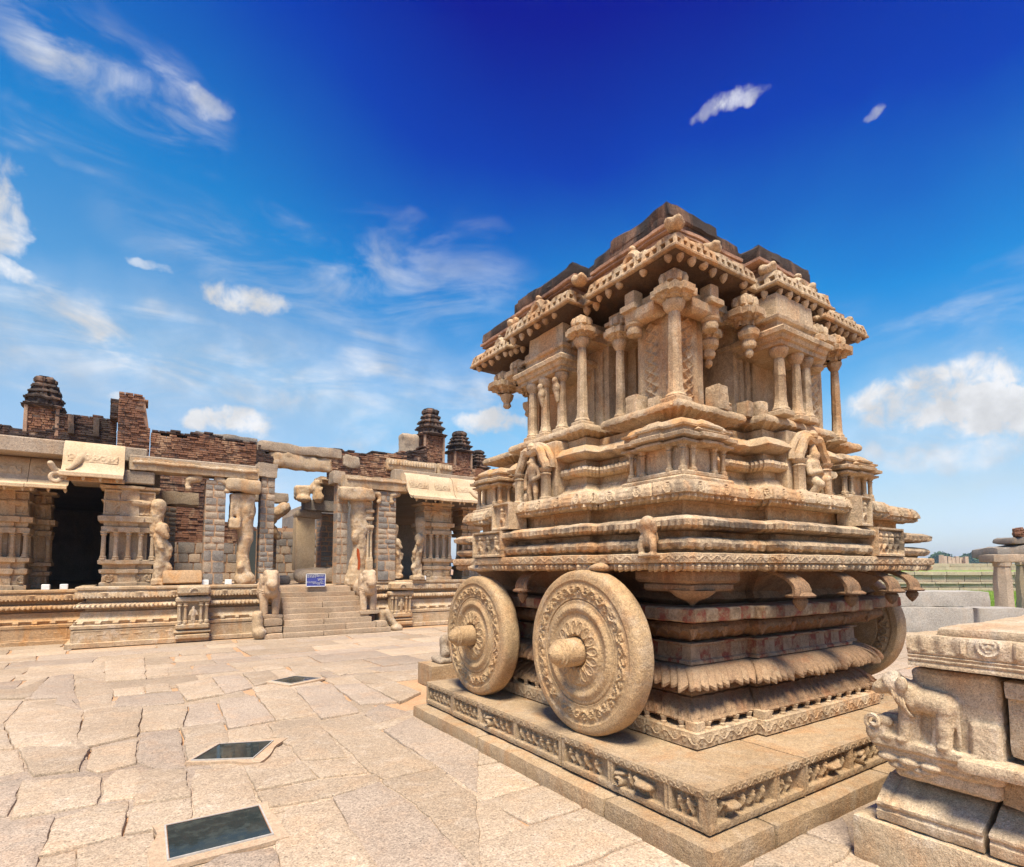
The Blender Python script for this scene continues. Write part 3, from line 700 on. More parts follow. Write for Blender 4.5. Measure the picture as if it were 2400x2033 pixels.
# ---- moulded plinth
def plinth(path, mat, name='plinth', zt=1.23, k_=1.0):
    z = lambda v: v/1.23*zt
    pr_ = [(.10, 0), (.10, .085), (.09, .095), (.015, .10), (.015, .345), (-.02, .352), (-.02, .365), (.03, .372), (.035, .43), (.0, .437), (-.012, .447), (-.012, .47), (.0, .478), (-.03, .52), (-.10, .58), (-.115, .60), (-.115, .70), (-.20, .72), (-.20, .775), (-.06, .785), (-.025, .80), (-.02, .825), (-.04, .86), (-.10, .885), (-.20, .90), (-.20, .985), (-.07, .99), (-.035, 1.005), (-.03, 1.02), (-.03, 1.10), (-.06, 1.13), (-.06, 1.16), (-.02, 1.17), (-.02, 1.215), (-.05, 1.23), (-.3, 1.232)]
    w1 = np.array([1.0 if .78 < q[1] < .88 else 0 for q in pr_]); w2 = np.array([1.0 if .985 < q[1] < 1.01 else 0 for q in pr_]); w3 = np.array([1.0 if .44 < q[1] < .48 else 0 for q in pr_]); w4 = np.array([1.0 if 1.02 < q[1] < 1.11 else 0 for q in pr_])
    def disp(Ss, L, Sa, nr, Z):
        r1 = np.abs(np.sin(np.pi*Sa/.085)); r2 = np.abs(np.sin(np.pi*Sa/.065)); ph = np.abs((Sa/.30) % 1-.5)
        md = np.abs((Sa/.62) % 1-.5)
        O = np.outer(w1, r1-.5)*.045+np.outer(w2, r2-.5)*.04+np.outer(w3, np.where(ph < .36, -.05, 0))+np.outer(w4, np.where(md < .10, .03*np.cos(md*15), np.where((Sa/.07) % 1 < .5, -.012, 0)))
        return O, np.outer(w1, r1)*-.012+np.outer(w2, r2)*-.014
    return course(name, path, [(q[0]*k_, z(q[1])) for q in pr_], mat, TP, ds=.02, amp=.006, freq=6, disp=disp, closed=False)
plinth([(-1.10, 16.0), (-1.10, 14.32), (1.34, 14.32)], mt, 'plinth')
plinth([(1.34, 14.42), (2.75, 14.42)], mt, 'plinth')
plinth([(-9.0, 15.36), (-1.0, 15.36)], M['templeo'], 'plinth', 1.15)
plinth([(5.1, 14.62), (14.0, 14.62)], mt, 'plinth', 1.28)
m = MB(); m.box(-9, -.85, 15.62, 30, .02, 1.12, 0); m.box(-.86, 2.9, 14.70, 30, .02, 1.19, 0); m.box(2.91, 5.19, 14.75, 30, .02, 1.17, 0); m.box(5.2, 15, 14.9, 30, .02, 1.25, 0); m.build('hall_floor', M['step'], TP, .004)
# animal friezes along the plinth
def zoo(W, H, seed, n):
    def hf(U, V):
        rs = random.Random(seed); Hh = box_panel(U, V, .03, W-.03, .03, H-.03, .035, .01)
        for i in range(n):
            x = .03+(W-.06)*(i+.5)/n
            B = person(U, V, x, .03, (H-.06)*.95, rs) if rs.random() < .25 else beast(U, V, x, .03, (H-.06)*.92, rs.choice((-1, 1)), rs)
            Hh = np.where(B > 1e-5, np.maximum(Hh, -.035+B*.9), Hh)
        return Hh
    return hf
for x, w_, n_, y_, sd_ in ((-1.10, .68, 2, 14.30, 1), (-.41, 1.14, 4, 14.30, 2), (.74, .20, 1, 14.30, 3), (1.45, .62, 2, 14.40, 4), (2.08, .55, 1, 14.40, 5), (6.3, .8, 2, 14.60, 6), (7.5, .9, 3, 14.60, 7)):
    panel('frieze_panel', (x, y_, .10), (1, 0, 0), (0, 0, 1), (0, -1, 0), w_, .25, zoo(w_, .25, sd_, n_), mt, TP, res=.014, back=.06)
for x, w_, n_, sd_ in ((-2.35, 1.1, 4, 8), (-3.5, 1.1, 4, 9)):
    panel('frieze_panel', (x, 15.34, .10), (1, 0, 0), (0, 0, 1), (0, -1, 0), w_, .24, zoo(w_, .24, sd_, n_), M['templeo'], TP, res=.016, back=.06)
# miniature shrines projecting from the plinth
def mini(x, y):
    m = MB(); m.box(x-.33, x+.33, y-.14, y+.3, .06, .16, .02); m.box(x-.36, x+.36, y-.10, y+.3, .18, .25, .03); m.box(x-.33, x+.33, y-.12, y+.3, .27, .40, .03)
    m.box(x-.30, x+.30, y-.02, y+.3, .40, .92, .01); m.box(x-.34, x+.34, y-.12, y+.3, .86, .98, .03); m.box(x-.32, x+.32, y-.20, y+.3, 1.02, 1.24, .05)
    for q in (-.26, -.15, .15, .26): m.lathe(x+q, y-.07, [(.05, .40), (.05, .45), (.028, .47), (.026, .76), (.05, .79), (.04, .82), (.06, .86)], 8)
    m.box(x-.10, x+.10, y-.07, y+.1, .40, .46, .01)
    o = m.build('plinth_shrine', mt, TP, .008)
    blob('figure', [('e', (x, y-.07, .74), (.035, .03, .045)), ('c', (x, y-.06, .67), (x, y-.06, .58), .05, .04), ('c', (x-.02, y-.06, .56), (x-.03, y-.06, .44), .03, .02), ('c', (x+.02, y-.06, .56), (x+.03, y-.06, .44), .03, .02), ('c', (x-.05, y-.06, .67), (x-.08, y-.08, .58), .02, .02), ('c', (x+.05, y-.06, .67), (x+.08, y-.08, .58), .02, .02)], .016, mt, o)
    m = MB(); m.tube([(x+.09*math.cos(t_), y-.21, 1.08+.09*math.sin(t_)) for t_ in np.linspace(0, math.pi, 12)], .018, 6); m.build('horseshoe_arch', mt, o)
mini(1.02, 14.28); mini(6.02, 14.55)
# ---- piers rebuilt in small granite blocks: every block is a part
UB = []
for i in range(6):
    V, F = subdiv_box(-.5, .5, -.5, .5, -.5, .5, .34, .10); V = wear(V+i*7.0, .05, 3.0)-i*7.0; UB.append((V, F.tolist()))
UBM = {}
def ub(mat):
    if mat.name not in UBM:
        L_ = []
        for V, F in UB: me_ = mesh(V, F, 45); me_.materials.append(mat); L_.append(me_)
        UBM[mat.name] = L_
    return rnd.choice(UBM[mat.name])
def block_pier(x0, x1, y0, y1, z0, z1, course_h=.155, mats=('grey', 'beige'), wts=.7, foot=None, top=None):
    m = MB(); m.box(x0+.012, x1-.012, y0+.012, y1-.012, z0, z1, 0); core = m.build('block_pier', M['joint'], TP, .004)
    z = z0; W = x1-x0; k_ = 0
    while z < z1-.04:
        h = min(course_h*rnd.uniform(.75, 1.2), z1-z)
        if z1-z-h < .05: h = z1-z
        if foot and z < z0+foot: h = min(.27, z1-z)
        n = 2 if W < .7 else 3
        cuts = [0]+sorted(((i+1)/n+rnd.uniform(-.16, .16)) for i in range(n-1))+[1]
        if foot and z < z0+foot: cuts = [0, .5+rnd.uniform(-.15, .15), 1]
        for a, b in zip(cuts[:-1], cuts[1:]):
            w_ = (b-a)*W-.016; mat = M[mats[0] if rnd.random() < wts else mats[1]]
            place('pier_block', ub(mat), (x0+a*W+(b-a)*W/2, (y0+y1)/2-.004, z+h/2), core, scale=(w_, (y1-y0)+.016, h-.018))
        z += h
    return core
block_pier(1.20, 1.64, 14.62, 15.06, 1.23, 3.68, mats=('beige', 'grey'), wts=.62, foot=.55)
block_pier(2.42, 2.76, 14.82, 15.2, 1.20, 3.88, mats=('grey', 'beige'), wts=.65)
block_pier(4.34, 4.64, 14.92, 15.3, 1.20, 3.9, mats=('beige', 'grey'), wts=.85, course_h=.24)
block_pier(5.37, 5.90, 14.62, 15.1, 1.28, 3.74, mats=('grey', 'beige'), wts=.55, foot=.5)
block_pier(4.56, 5.30, 17.3, 17.9, 1.2, 3.3, mats=('grey', 'grey'))
block_pier(.35, .75, 16.9, 17.4, 1.2, 3.2, mats=('grey', 'grey'))
block_pier(2.95, 3.5, 18.3, 18.7, 1.2, 2.9, mats=('beige', 'grey'))
# ---- composite columns with free colonnettes
def composite(x0, x1, y0, d, z0, mat, n=4, zs=(1.79, 2.45, 2.74, 3.40), side=None, colr=.055):
    W = x1-x0; P = plan(x0, x1, y0, y0+d, (x0+W*.3, x0+W*.7), None, .05)
    a, b, c, e = zs; h = a-z0
    o = course('composite_column', P, [(0, z0), (0, z0+h*.12), (-.04, z0+h*.16), (-.05, z0+h*.45), (.0, z0+h*.50), (.01, z0+h*.62), (-.05, z0+h*.66), (-.05, z0+h*.80), (.03, z0+h*.85), (.035, z0+h*.97), (.0, a), (-.15, a+.002), (-.15, b-.06), (.0, b-.055), (.01, b+.05), (-.05, b+.07), (-.03, b+.10), (-.03, c-.14), (.06, c-.12), (.07, c-.01), (-.02, c+.02), (-.03, c+.3), (.02, c+.33), (-.02, c+.36), (-.04, e-.08), (.05, e-.05), (.06, e)], mat, TP, ds=.06, amp=.014, freq=6)
    cm = MB(); H = b-.05-a; cm.lathe(0, 0, [(colr*1.35, 0), (colr*1.35, .03*H), (colr, .07*H), (colr*1.25, .10*H), (colr*.85, .14*H), (colr*.72, .86*H), (colr*1.2, .90*H), (colr*.9, .94*H), (colr*1.4, H)], 8, R(22.5)); me_ = cm.me(.003, 20); me_.materials.append(mat)
    for i in range(n): place('colonnette', me_, (x0+.05+(W-.10)*i/(n-1), y0+.03, a), o)
    place('colonnette', me_, (x0+.04, y0+d*.5, a), o); place('colonnette', me_, (x1-.04, y0+d*.5, a), o)
    panel('carved_block', (x0+.03, y0-.012, c+.04), (1, 0, 0), (0, 0, 1), (0, -1, 0), W-.06, e-c-.14, lambda U, V: box_panel(U, V, .02, W-.08, .03, e-c-.17, .05, .015)+np.maximum(person(U, V, W*.28, .03, .42, random.Random(int(x0*10)+4), 1.2), beast(U, V, W*.66, .03, .36, -1, random.Random(5)))*1.25, mat, o, res=.015, back=.06)
    panel('carved_block', (x0+.05, y0+.032, z0+h*.17), (1, 0, 0), (0, 0, 1), (0, -1, 0), W-.10, h*.27, lambda U, V: .05*medal((U % .24)-.12, V-h*.13, .085), mat, o, res=.02, back=.06)
    return o
composite(-.72, .26, 14.70, .7, 1.23, mt, 5)
composite(6.78, 7.70, 14.75, .7, 1.28, mt, 5, zs=(1.90, 2.66, 2.95, 3.52))
composite(-2.75, -2.02, 15.75, .7, 1.15, mt, 4, zs=(1.85, 2.42, 2.72, 3.35))
composite(-3.9, -3.2, 15.75, .7, 1.15, mt, 4, zs=(1.85, 2.42, 2.72, 3.35))
composite(-2.05, -1.72, 16.45, .5, 1.15, mt, 2, zs=(1.75, 2.40, 2.72, 3.35))
composite(8.3, 9.0, 15.2, .7, 1.28, mt, 4, zs=(1.90, 2.66, 2.95, 3.52))
# rearing-beast brackets beside the two end columns
def rearing(x, y, z0, f, mat, s=1.0):
    q = lambda a, b, c: (x+f*a*s, y+b*s, z0+c*s)
    blob('rearing_beast', [('c', q(0, 0, .15), q(.06, -.02, .6), .13*s, .15*s), ('c', q(.06, -.02, .6), q(-.02, -.05, 1.05), .15*s, .13*s), ('e', q(.02, -.12, 1.22), (.14*s, .15*s, .15*s)), ('c', q(.02, -.18, 1.2), q(.12, -.22, 1.05), .09*s, .05*s),
        ('c', q(.08, -.10, .95), q(.20, -.14, .80), .06*s, .05*s), ('c', q(.20, -.14, .80), q(.18, -.12, .66), .05*s, .05*s), ('c', q(-.06, -.1, .95), q(.02, -.2, .80), .06*s, .05*s),
        ('c', q(.08, -.04, .5), q(.20, -.10, .34), .09*s, .07*s), ('c', q(.20, -.10, .34), q(.10, -.08, .06), .06*s, .06*s), ('c', q(-.04, -.04, .4), q(-.02, -.12, .05), .08*s, .06*s), ('c', q(-.1, .02, 1.2), q(-.06, 0, 1.75), .12*s, .16*s), ('b', min(x-f*.15*s, x+f*.22*s), max(x-f*.15*s, x+f*.22*s), y-.2*s, y+.15*s, z0-.02, z0+.10)], .022, mat, TP, .024, 13)
rearing(.36, 14.72, 1.26, 1, mt, 1.0); rearing(6.62, 14.74, 1.30, -1, mt, .95); rearing(5.98, 14.85, 1.35, 1, mt, .8)
# ---- the two broken, worn columns either side of the stair
blob('broken_column', [('b', 1.78, 2.28, 14.65, 15.05, 2.85, 3.42, .03), ('e', (2.10, 14.85, 3.05), (.23, .22, .42)), ('c', (2.08, 14.85, 3.0), (2.12, 14.85, 2.35), .21, .18), ('c', (2.12, 14.85, 2.4), (2.06, 14.85, 1.95), .18, .13), ('c', (2.06, 14.85, 1.95), (2.12, 14.85, 1.25), .14, .22), ('e', (2.12, 14.80, 1.35), (.24, .22, .2)), ('e', (2.0, 14.70, 1.62), (.09, .08, .12)),
     ('b', 1.74, 1.94, 14.62, 14.95, 3.12, 3.40, .02), ('b', 1.74, 1.80, 14.62, 14.95, 2.74, 3.14, .01), ('b', 1.88, 1.96, 14.62, 14.95, 2.74, 3.14, .01), ('b', 1.72, 1.97, 14.58, 14.95, 2.55, 2.80, .03)], .025, mt, TP, .03, 5, label='worn broken column with a square hole in its small carved shrine')
E2 = blob('broken_column', [('c', (4.92, 14.85, 3.5), (4.90, 14.85, 2.9), .23, .22), ('c', (4.90, 14.85, 2.9), (4.96, 14.85, 2.2), .22, .2), ('c', (4.96, 14.85, 2.2), (4.88, 14.85, 1.6), .18, .24), ('c', (4.88, 14.85, 1.6), (4.86, 14.85, 1.25), .24, .30), ('b', 5.06, 5.24, 14.7, 15.0, 2.95, 3.45, .02), ('e', (5.0, 14.72, 2.75), (.15, .1, .25)), ('e', (4.8, 14.74, 2.45), (.12, .1, .2))], .025, mt, TP, .035, 5, label='broken column with a red smear and colonnettes on one side')
m = MB()
for x in (5.13, 5.22): m.lathe(x, 14.72, [(.05, 1.85), (.05, 1.9), (.032, 1.93), (.03, 2.55), (.05, 2.6), (.04, 2.64), (.07, 2.7)], 8)
for z in (2.70, 2.92, 3.12): m.box(5.04, 5.28, 14.64, 14.95, z, z+.09, .02)
m.lathe(5.16, 14.72, [(.04, 2.79), (.03, 2.9)], 8); m.box(5.06, 5.27, 14.66, 14.95, 1.28, 1.85, .02); m.build('colonnette_stack', mt, TP, .01)
# vermilion rubbed on the stone
sm = MB(); pts = [(4.80, 2.15), (4.86, 2.12), (4.885, 1.95), (4.90, 1.72), (4.87, 1.55), (4.82, 1.60), (4.84, 1.8), (4.80, 1.98)]
sm.add([(a, 14.605, z) for a, z in pts]+[(a, 14.64, z) for a, z in pts], [list(range(8))]+quads(2, 8, True).tolist()); sm.build('vermilion_smear', M['redmark'], E2, .01)
# ---- beams, capstones, lintels
def beam(x0, x1, y0, y1, z0, z1, mat=mt, rope=True, name='beam', tilt=None):
    o = stone(name, x0, x1, y0, y1, z0, z1, mat, TP, d=.09, bev=.025, amp=.022, freq=4, tilt=tilt)
    if rope:
        m = MB(); m.tube([(x, y0-.012, z1-.10+.006*math.sin(x*9)) for x in np.arange(x0+.06, x1-.05, .05)], [.045 if i % 2 else .030 for i in range(len(np.arange(x0+.06, x1-.05, .05)))], 7); m.build('rope_moulding', mat, o, .008)
    return o
beam(-.28, 2.34, 14.55, 15.1, 3.76, 4.04); beam(4.42, 6.32, 14.55, 15.1, 3.76, 4.10)
stone('capital_stone', 1.62, 2.40, 14.5, 15.1, 3.44, 3.76, M['temple'], TP, d=.06, bev=.08, amp=.05, freq=4)
stone('capital_stone', 4.34, 5.25, 14.5, 15.1, 3.44, 3.78, M['temple'], TP, d=.06, bev=.09, amp=.05, freq=4)
stone('capital_stone', 2.33, 2.80, 14.75, 15.2, 3.88, 4.23, M['beige'], TP, d=.06, bev=.03, amp=.03)
stone('capital_stone', 4.22, 4.55, 14.9, 15.4, 3.90, 4.24, M['beige'], TP, d=.06, bev=.03, amp=.02)
for x, s in ((1.46, 1), (1.05, -1), (5.2, 1), (5.95, -1)):
    blob('scroll_bracket', [('c', (x, 14.7, 3.70), (x+.18*s, 14.65, 3.64), .10, .09), ('c', (x+.18*s, 14.65, 3.64), (x+.22*s, 14.62, 3.50), .07, .05), ('e', (x+.19*s, 14.62, 3.44), (.07, .07, .06))], .022, mt, TP, .01)
# long broken lintels over the open middle
stone('lintel', 2.40, 4.55, 15.2, 15.7, 4.62, 4.88, M['beige'], TP, d=.08, bev=.05, amp=.05, freq=3)
stone('lintel', 2.70, 4.30, 15.25, 15.65, 4.26, 4.66, M['temple'], TP, d=.07, bev=.08, amp=.085, freq=2.6)
stone('lintel', 1.0, 2.5, 15.9, 16.3, 4.88, 5.08, M['grey'], TP, d=.08, bev=.05, amp=.05, freq=3)
stone('lintel', 4.56, 5.02, 15.2, 15.5, 4.40, 4.78, M['beige'], TP, d=.06, bev=.06, amp=.06, freq=4)
# ---- roof brickwork, many thin bricks joined
def bricks(name, x0, x1, y0, y1, z0, ztop, mat, seed, h=.052, L_=.19, mortar=True, hole=0.05, label=None):
    rs = random.Random(seed); m = MB(); z = z0; row = 0; zmax = max(ztop(x0+(x1-x0)*i/20) for i in range(21))
    while z < zmax:
        x = x0-(L_/2 if row % 2 else 0)*rs.random()
        while x < x1:
            l = L_*rs.uniform(.7, 1.2)
            if z+h*.5 < ztop(x+l/2) and rs.random() > hole:
                jy = rs.uniform(-.025, .02); m.box(max(x, x0), min(x+l-.012, x1), y0+jy, y1, z+rs.uniform(0, .006), z+h-.010, 0)
            x += l
        z += h; row += 1
    o = m.build(name, mat, TP, .010, 8, smooth=0, kind='stuff', label=label)
    xs_ = np.linspace(x0+.02, x1-.02, max(3, int((x1-x0)/.1))); c = MB()
    A = np.array([[(x, y0+.035, z0) for x in xs_], [(x, y0+.035, max(z0+.02, ztop(x)-h*1.3)) for x in xs_], [(x, y1-.02, max(z0+.02, ztop(x)-h*1.3)) for x in xs_], [(x, y1-.02, z0) for x in xs_]]); c.grid(A)
    for e_ in (0, -1): c.add(A[:, e_], [[0, 1, 2, 3]])
    c.build('brick_core', M['brickmortar'], o, .01, 6)
    return o
nz = lambda x, s, a: a*(vn(np.array([[x*2.3, s, 0.]]))[0]+.6*vn(np.array([[x*7.3, s, 5.]]))[0])
bricks('brick_wall', .10, 2.42, 15.55, 16.1, 4.06, lambda x: 4.88+nz(x, 1, .12), M['brick'], 1)
bricks('brick_cap', .12, 2.40, 15.56, 16.08, 4.86, lambda x: 4.98+nz(x, 1, .10), M['brickdark'], 31, hole=.2)
bricks('brick_wall', 2.40, 2.84, 15.2, 15.6, 4.24, lambda x: 4.86-(x-2.4)*1.3, M['brickdark'], 2)
bricks('brick_wall', 4.28, 6.45, 15.25, 15.8, 4.12, lambda x: 4.84+.05*(x-4.3)+nz(x, 3, .10), M['brick'], 3)
bricks('brick_cap', 4.30, 6.45, 15.26, 15.8, 4.82, lambda x: 4.92+.05*(x-4.3)+nz(x, 3, .12), M['brickdark'], 33, hole=.2)
bricks('brick_pier', -.55, .08, 15.6, 16.3, 4.06, lambda x: 5.70+.1*(x+.5) if x < -.05 else 4.95, M['brick'], 4, L_=.16)
bricks('brick_wall', -6.0, -.60, 16.3, 16.7, 4.38, lambda x: (5.22+.03*math.sin(x*5) if x > -1.75 else 4.78+nz(x, 6, .1)), M['brickdark'], 5)
bricks('brick_wall', -.72, -.50, 15.9, 16.4, 5.15, lambda x: 5.60+.3*(x+.6), M['brickdark'], 7)
bricks('brick_wall', 6.40, 14.0, 15.9, 16.5, 4.5, lambda x: 5.15-.05*(x-6.4)+nz(x, 8, .12) if x < 8.6 else 4.95+nz(x, 9, .08), M['brick'], 8)
bricks('brick_wall', 6.3, 7.4, 15.85, 16.5, 4.90, lambda x: 5.02+(x-6.3)*.42, M['brickdark'], 9)
stone('wall_fragment', 6.80, 7.38, 16.35, 16.75, 5.0, 5.92, M['beige'], TP, d=.07, bev=.10, amp=.07, freq=3)
for x in (-1.45, -.98): stone('parapet_pilaster', x-.06, x+.06, 16.2, 16.35, 4.72, 5.18, M['roofdark'], TP, d=.06, bev=.015, amp=.02)
# cornice stones on the roof edge
def cornice(x0, x1, y0, z0, h, name='cornice_stone'):
    o = stone(name, x0, x1, y0, y0+.5, z0, z0+h, mt, TP, d=.08, bev=.06, amp=.025, freq=4)
    m = MB(); xs_ = np.arange(x0+.1, x1-.08, .085)
    for i, x in enumerate(xs_): m.lathe(x, y0-.01, [(.012, z0+h*.42), (.045, z0+h*.5), (.05, z0+h*.66), (.03, z0+h*.80), (.01, z0+h*.86)], 7)
    m.build('leaf_carving', mt, o, .015)
cornice(-2.42, -1.12, 15.75, 4.10, .30); cornice(-4.6, -2.46, 15.75, 4.08, .28); cornice(5.80, 7.40, 15.15, 4.45, .36); cornice(7.42, 7.95, 15.15, 4.46, .36)
# ---- sweeping plastered eaves
def eave(x0, x1, y1, zb, zt, name, flare=.0, curl=None, reach=1.0):
    """S-curved overhang: steep back, flat lip"""
    prof = [(-.02, .02), (.0, .0), (.0, .10), (.04, .13), (.12, .13), (.24, .15), (.36, .21), (.46, .33), (.53, .52), (.58, .72), (.65, .90), (.76, 1.0), (.88, 1.02), (1.0, .98)]
    n = max(6, int((x1-x0)/.12)); xs_ = np.linspace(x0, x1, n+1); m = MB()
    rowsv = []
    for t_, zz in prof: rowsv.append([(x, y1-reach+reach*t_+(.0), zb+(zt-zb)*zz) for x in xs_])
    rowsv.append([(x, y1, zt-.12) for x in xs_]); rowsv.append([(x, y1-reach*.55, zb+(zt-zb)*.30) for x in xs_]); rowsv.append([(x, y1-reach*.75, zb+.06) for x in xs_]); rowsv.append(rowsv[0])
    A = np.array(rowsv, float); m.grid(A)
    for e_, fl in ((0, 0), (-1, 1)): m.add(A[:-1, e_], [list(range(len(A)-1))[::(1 if fl else -1)]])
    o = m.build(name, M['plaster'], TP, .010, 4)
    # carved ribbon on the slope, bead drops below the lip, panel joints
    k_ = max(1, int((x1-x0)/.62)); 
    for i in range(k_):
        a = x0+.08+(x1-x0-.1)*i/k_; w_ = (x1-x0-.1)/k_-.10
        yy, zz = y1-reach+reach*.50, zb+(zt-zb)*.46; dv = Vector((0, .10, .30)).normalized(); nn = Vector((0, -dv.z, dv.y))
        panel('ribbon_carving', (a, yy, zz), (1, 0, 0), tuple(dv), tuple(nn), w_, .20, lambda U, V: .004+.022*vine(U, V/.20, .20, .26), M['plaster'], o, res=.018, back=.02)
    m = MB()
    for x in np.arange(x0+.1, x1, .28): m.lathe(x, y1-reach+.08, [(.004, zb-.07), (.03, zb-.03), (.035, zb+.02)], 6)
    m.build('bead_drops', M['plaster'], o, .004)
    return o
for a_, b_ in ((-6.5, -4.6), (-4.59, -3.3), (-3.29, -2.05), (-2.04, -1.36)): eave(a_, b_, 15.95+rnd.uniform(-.02, .02), 3.27+rnd.uniform(-.015, .015), 4.02, 'roof_eave')
e2 = eave(-1.40, -.36, 14.95, 3.44, 4.28, 'roof_eave', reach=1.0)
eave(6.14, 6.92, 14.94, 3.51, 4.33, 'roof_eave'); eave(6.93, 7.62, 14.96, 3.50, 4.31, 'roof_eave'); e3 = eave(7.63, 8.62, 14.95, 3.50, 4.32, 'roof_eave')
def gable(x, y, z, s, parent):
    """scaly raised scroll on the eave slope with an upturned tip"""
    blob('scroll_horn', [('c', (x, y-.06, z-.02), (x-.22*s, y-.40, z-.42), .10, .07), ('c', (x+.10*s, y-.06, z-.03), (x-.05*s, y-.30, z-.34), .09, .06), ('c', (x-.22*s, y-.42, z-.44), (x-.34*s, y-.55, z-.58), .06, .045), ('c', (x-.36*s, y-.66, z-.68), (x-.52*s, y-.78, z-.66), .05, .05), ('c', (x-.52*s, y-.78, z-.66), (x-.58*s, y-.82, z-.54), .05, .055)], .026, M['plaster'], parent, .014, 9)
gable(-.95, 14.80, 4.20, 1, e2); gable(8.05, 14.80, 4.24, -1, e3)
# eave end mouth, coiled
m = MB(); m.tube([(-1.44+.10*math.cos(t_)*(1-t_*.05), 14.02, 3.40+.10*math.sin(t_)*(1-t_*.05)) for t_ in np.linspace(0, 6.0, 18)], .045, 8); m.build('eave_coil', M['plaster'], TP, .006)
# underside boards of the projecting eave
m = MB()
for i in range(9): m.box(-1.38+.02*i, -.34, 14.12+i*.10, 14.20+i*.10, 3.38+.012*i, 3.46+.012*i, .01)
m.build('eave_ribs', M['templeo'], TP, .012)
# ---- hall roofs (keep the inside dark) and rear walls
m = MB(); m.box(-9, .05, 15.1, 30, 4.02, 4.34, .02); m.box(-.3, 2.3, 14.75, 15.95, 4.035, 4.12, .02); m.build('roof_slabs', M['beige'], TP, .012)
m = MB(); m.box(-1.3, .2, 14.6, 15.8, 3.46, 3.75, .02); m.build('roof_slabs', M['beige'], TP, .01)
m = MB(); m.box(5.95, 15, 14.9, 30, 4.10, 4.45, .02); m.build('roof_slabs', M['beige'], TP, .012)
m = MB(); m.box(-9.2, .3, 29.6, 30, 1.1, 4.1, 0); m.box(.05, .33, 15.6, 29.8, 1.1, 4.1, 0); m.box(-9.3, -9, 15, 30, 1.1, 4.1, 0); m.build('rear_wall', M['grey'], TP, .01)
m = MB(); m.box(5.95, 15, 29.6, 30, 1.1, 4.2, 0); m.box(5.95, 6.2, 15.7, 29.8, 1.1, 4.2, 0); m.build('rear_wall', M['grey'], TP, .01)
for x, y in ((-2.3, 18.6), (-3.6, 18.5), (8.6, 17.2)):
    o = stone('inner_column', x-.25, x+.25, y-.25, y+.25, 1.15, 4.1, M['temple'], TP, d=.2, bev=.04, amp=.03)
# ---- inside the open middle: rear wall, posts, corbels
def rubble(name, x0, x1, y, z0, ztop, mat1, mat2, seed, ch=.22):
    rs = random.Random(seed); m = MB(); zc = min(ztop(x0+.1), ztop(x1-.1)); m.box(x0, x1, y+.03, y+.4, z0, zc, 0); root = m.build(name, M['joint'], TP)
    z = z0
    while z < max(ztop(x0), ztop(x1), ztop((x0+x1)/2)):
        x = x0; h = ch*rs.uniform(.8, 1.2)
        while x < x1:
            l = rs.uniform(.25, .6)
            if z+h*.6 < ztop(x+l/2): place('wall_stone', ub(M[mat1 if rs.random() < .7 else mat2]), (x+l/2, y+.2, z+h/2), root, scale=(l-.012, .42, h-.012))
            x += l
        z += h
    return root
rubble('inner_wall', .4, 3.6, 20.2, 1.2, lambda x: 2.35, 'grey', 'beige', 3, .30)
bricks('inner_brick_wall', .4, 2.7, 20.25, 20.6, 2.3, lambda x: (4.6 if x < 1.85 else 3.1)+nz(x, 12, .2), M['brick'], 12, h=.07, L_=.24)
bricks('inner_brick_wall', 2.7, 4.2, 20.25, 20.6, 2.3, lambda x: 3.05+nz(x, 14, .2), M['brick'], 14, h=.07, L_=.24)
rubble('inner_wall', 3.62, 6.0, 20.2, 1.2, lambda x: 3.0, 'grey', 'beige', 8, .30)
m = MB(); m.box(3.0, 3.5, 20.0, 20.25, 1.2, 2.85, 0); m.build('doorway_dark_block', M['doorway_dark'], TP)  # solid near-black box; the darkness of the opening is only its colour
stone('inner_beam', .3, 1.25, 16.9, 17.5, 3.28, 3.62, M['beige'], TP, d=.1, amp=.04)
stone('inner_beam', 2.7, 3.75, 17.9, 18.3, 3.62, 3.92, M['beige'], TP, d=.1, bev=.05, amp=.05)
stone('inner_beam', 2.72, 3.3, 17.92, 18.28, 3.90, 4.02, M['brickdark'], TP, d=.08, bev=.03, amp=.05)
stone('plastered_post', 3.71, 4.26, 16.8, 17.2, 1.55, 3.10, M['plaster'], TP, d=.1, bev=.02, amp=.015)
stone('post_capital', 3.72, 4.45, 16.7, 17.3, 3.08, 3.32, M['beige'], TP, d=.07, bev=.10, amp=.04, freq=4)
beam(3.9, 5.2, 16.6, 17.1, 3.30, 3.62, M['grey'], False, 'inner_beam'); beam(4.35, 6.0, 16.7, 17.3, 3.62, 4.10, M['grey'], False, 'inner_beam'); beam(4.25, 5.0, 16.4, 17.1, 4.08, 4.30, M['temple'], True, 'inner_beam')
blob('carved_corbel', [('b', 3.66, 4.05, 16.55, 17.1, 3.62, 4.02, .05), ('e', (4.2, 16.6, 3.95), (.18, .16, .2)), ('e', (4.22, 16.56, 4.08), (.12, .12, .12)), ('c', (4.2, 16.5, 3.85), (4.25, 16.5, 3.66), .12, .16), ('e', (3.85, 16.6, 3.62), (.22, .2, .12)), ('e', (4.32, 16.48, 3.92), (.06, .06, .08)), ('e', (4.12, 16.46, 3.92), (.06, .06, .08))], .03, M['temple'], TP, .03, 6)
blob('carved_corbel', [('e', (3.15, 17.9, 3.10), (.28, .2, .22)), ('e', (3.08, 17.8, 2.86), (.25, .2, .14)), ('c', (3.3, 17.8, 3.2), (3.55, 17.6, 3.42), .2, .18), ('c', (3.25, 17.9, 2.8), (3.45, 17.9, 2.55), .16, .08), ('e', (3.0, 17.72, 3.18), (.1, .1, .14))], .032, M['temple'], TP, .035, 5)
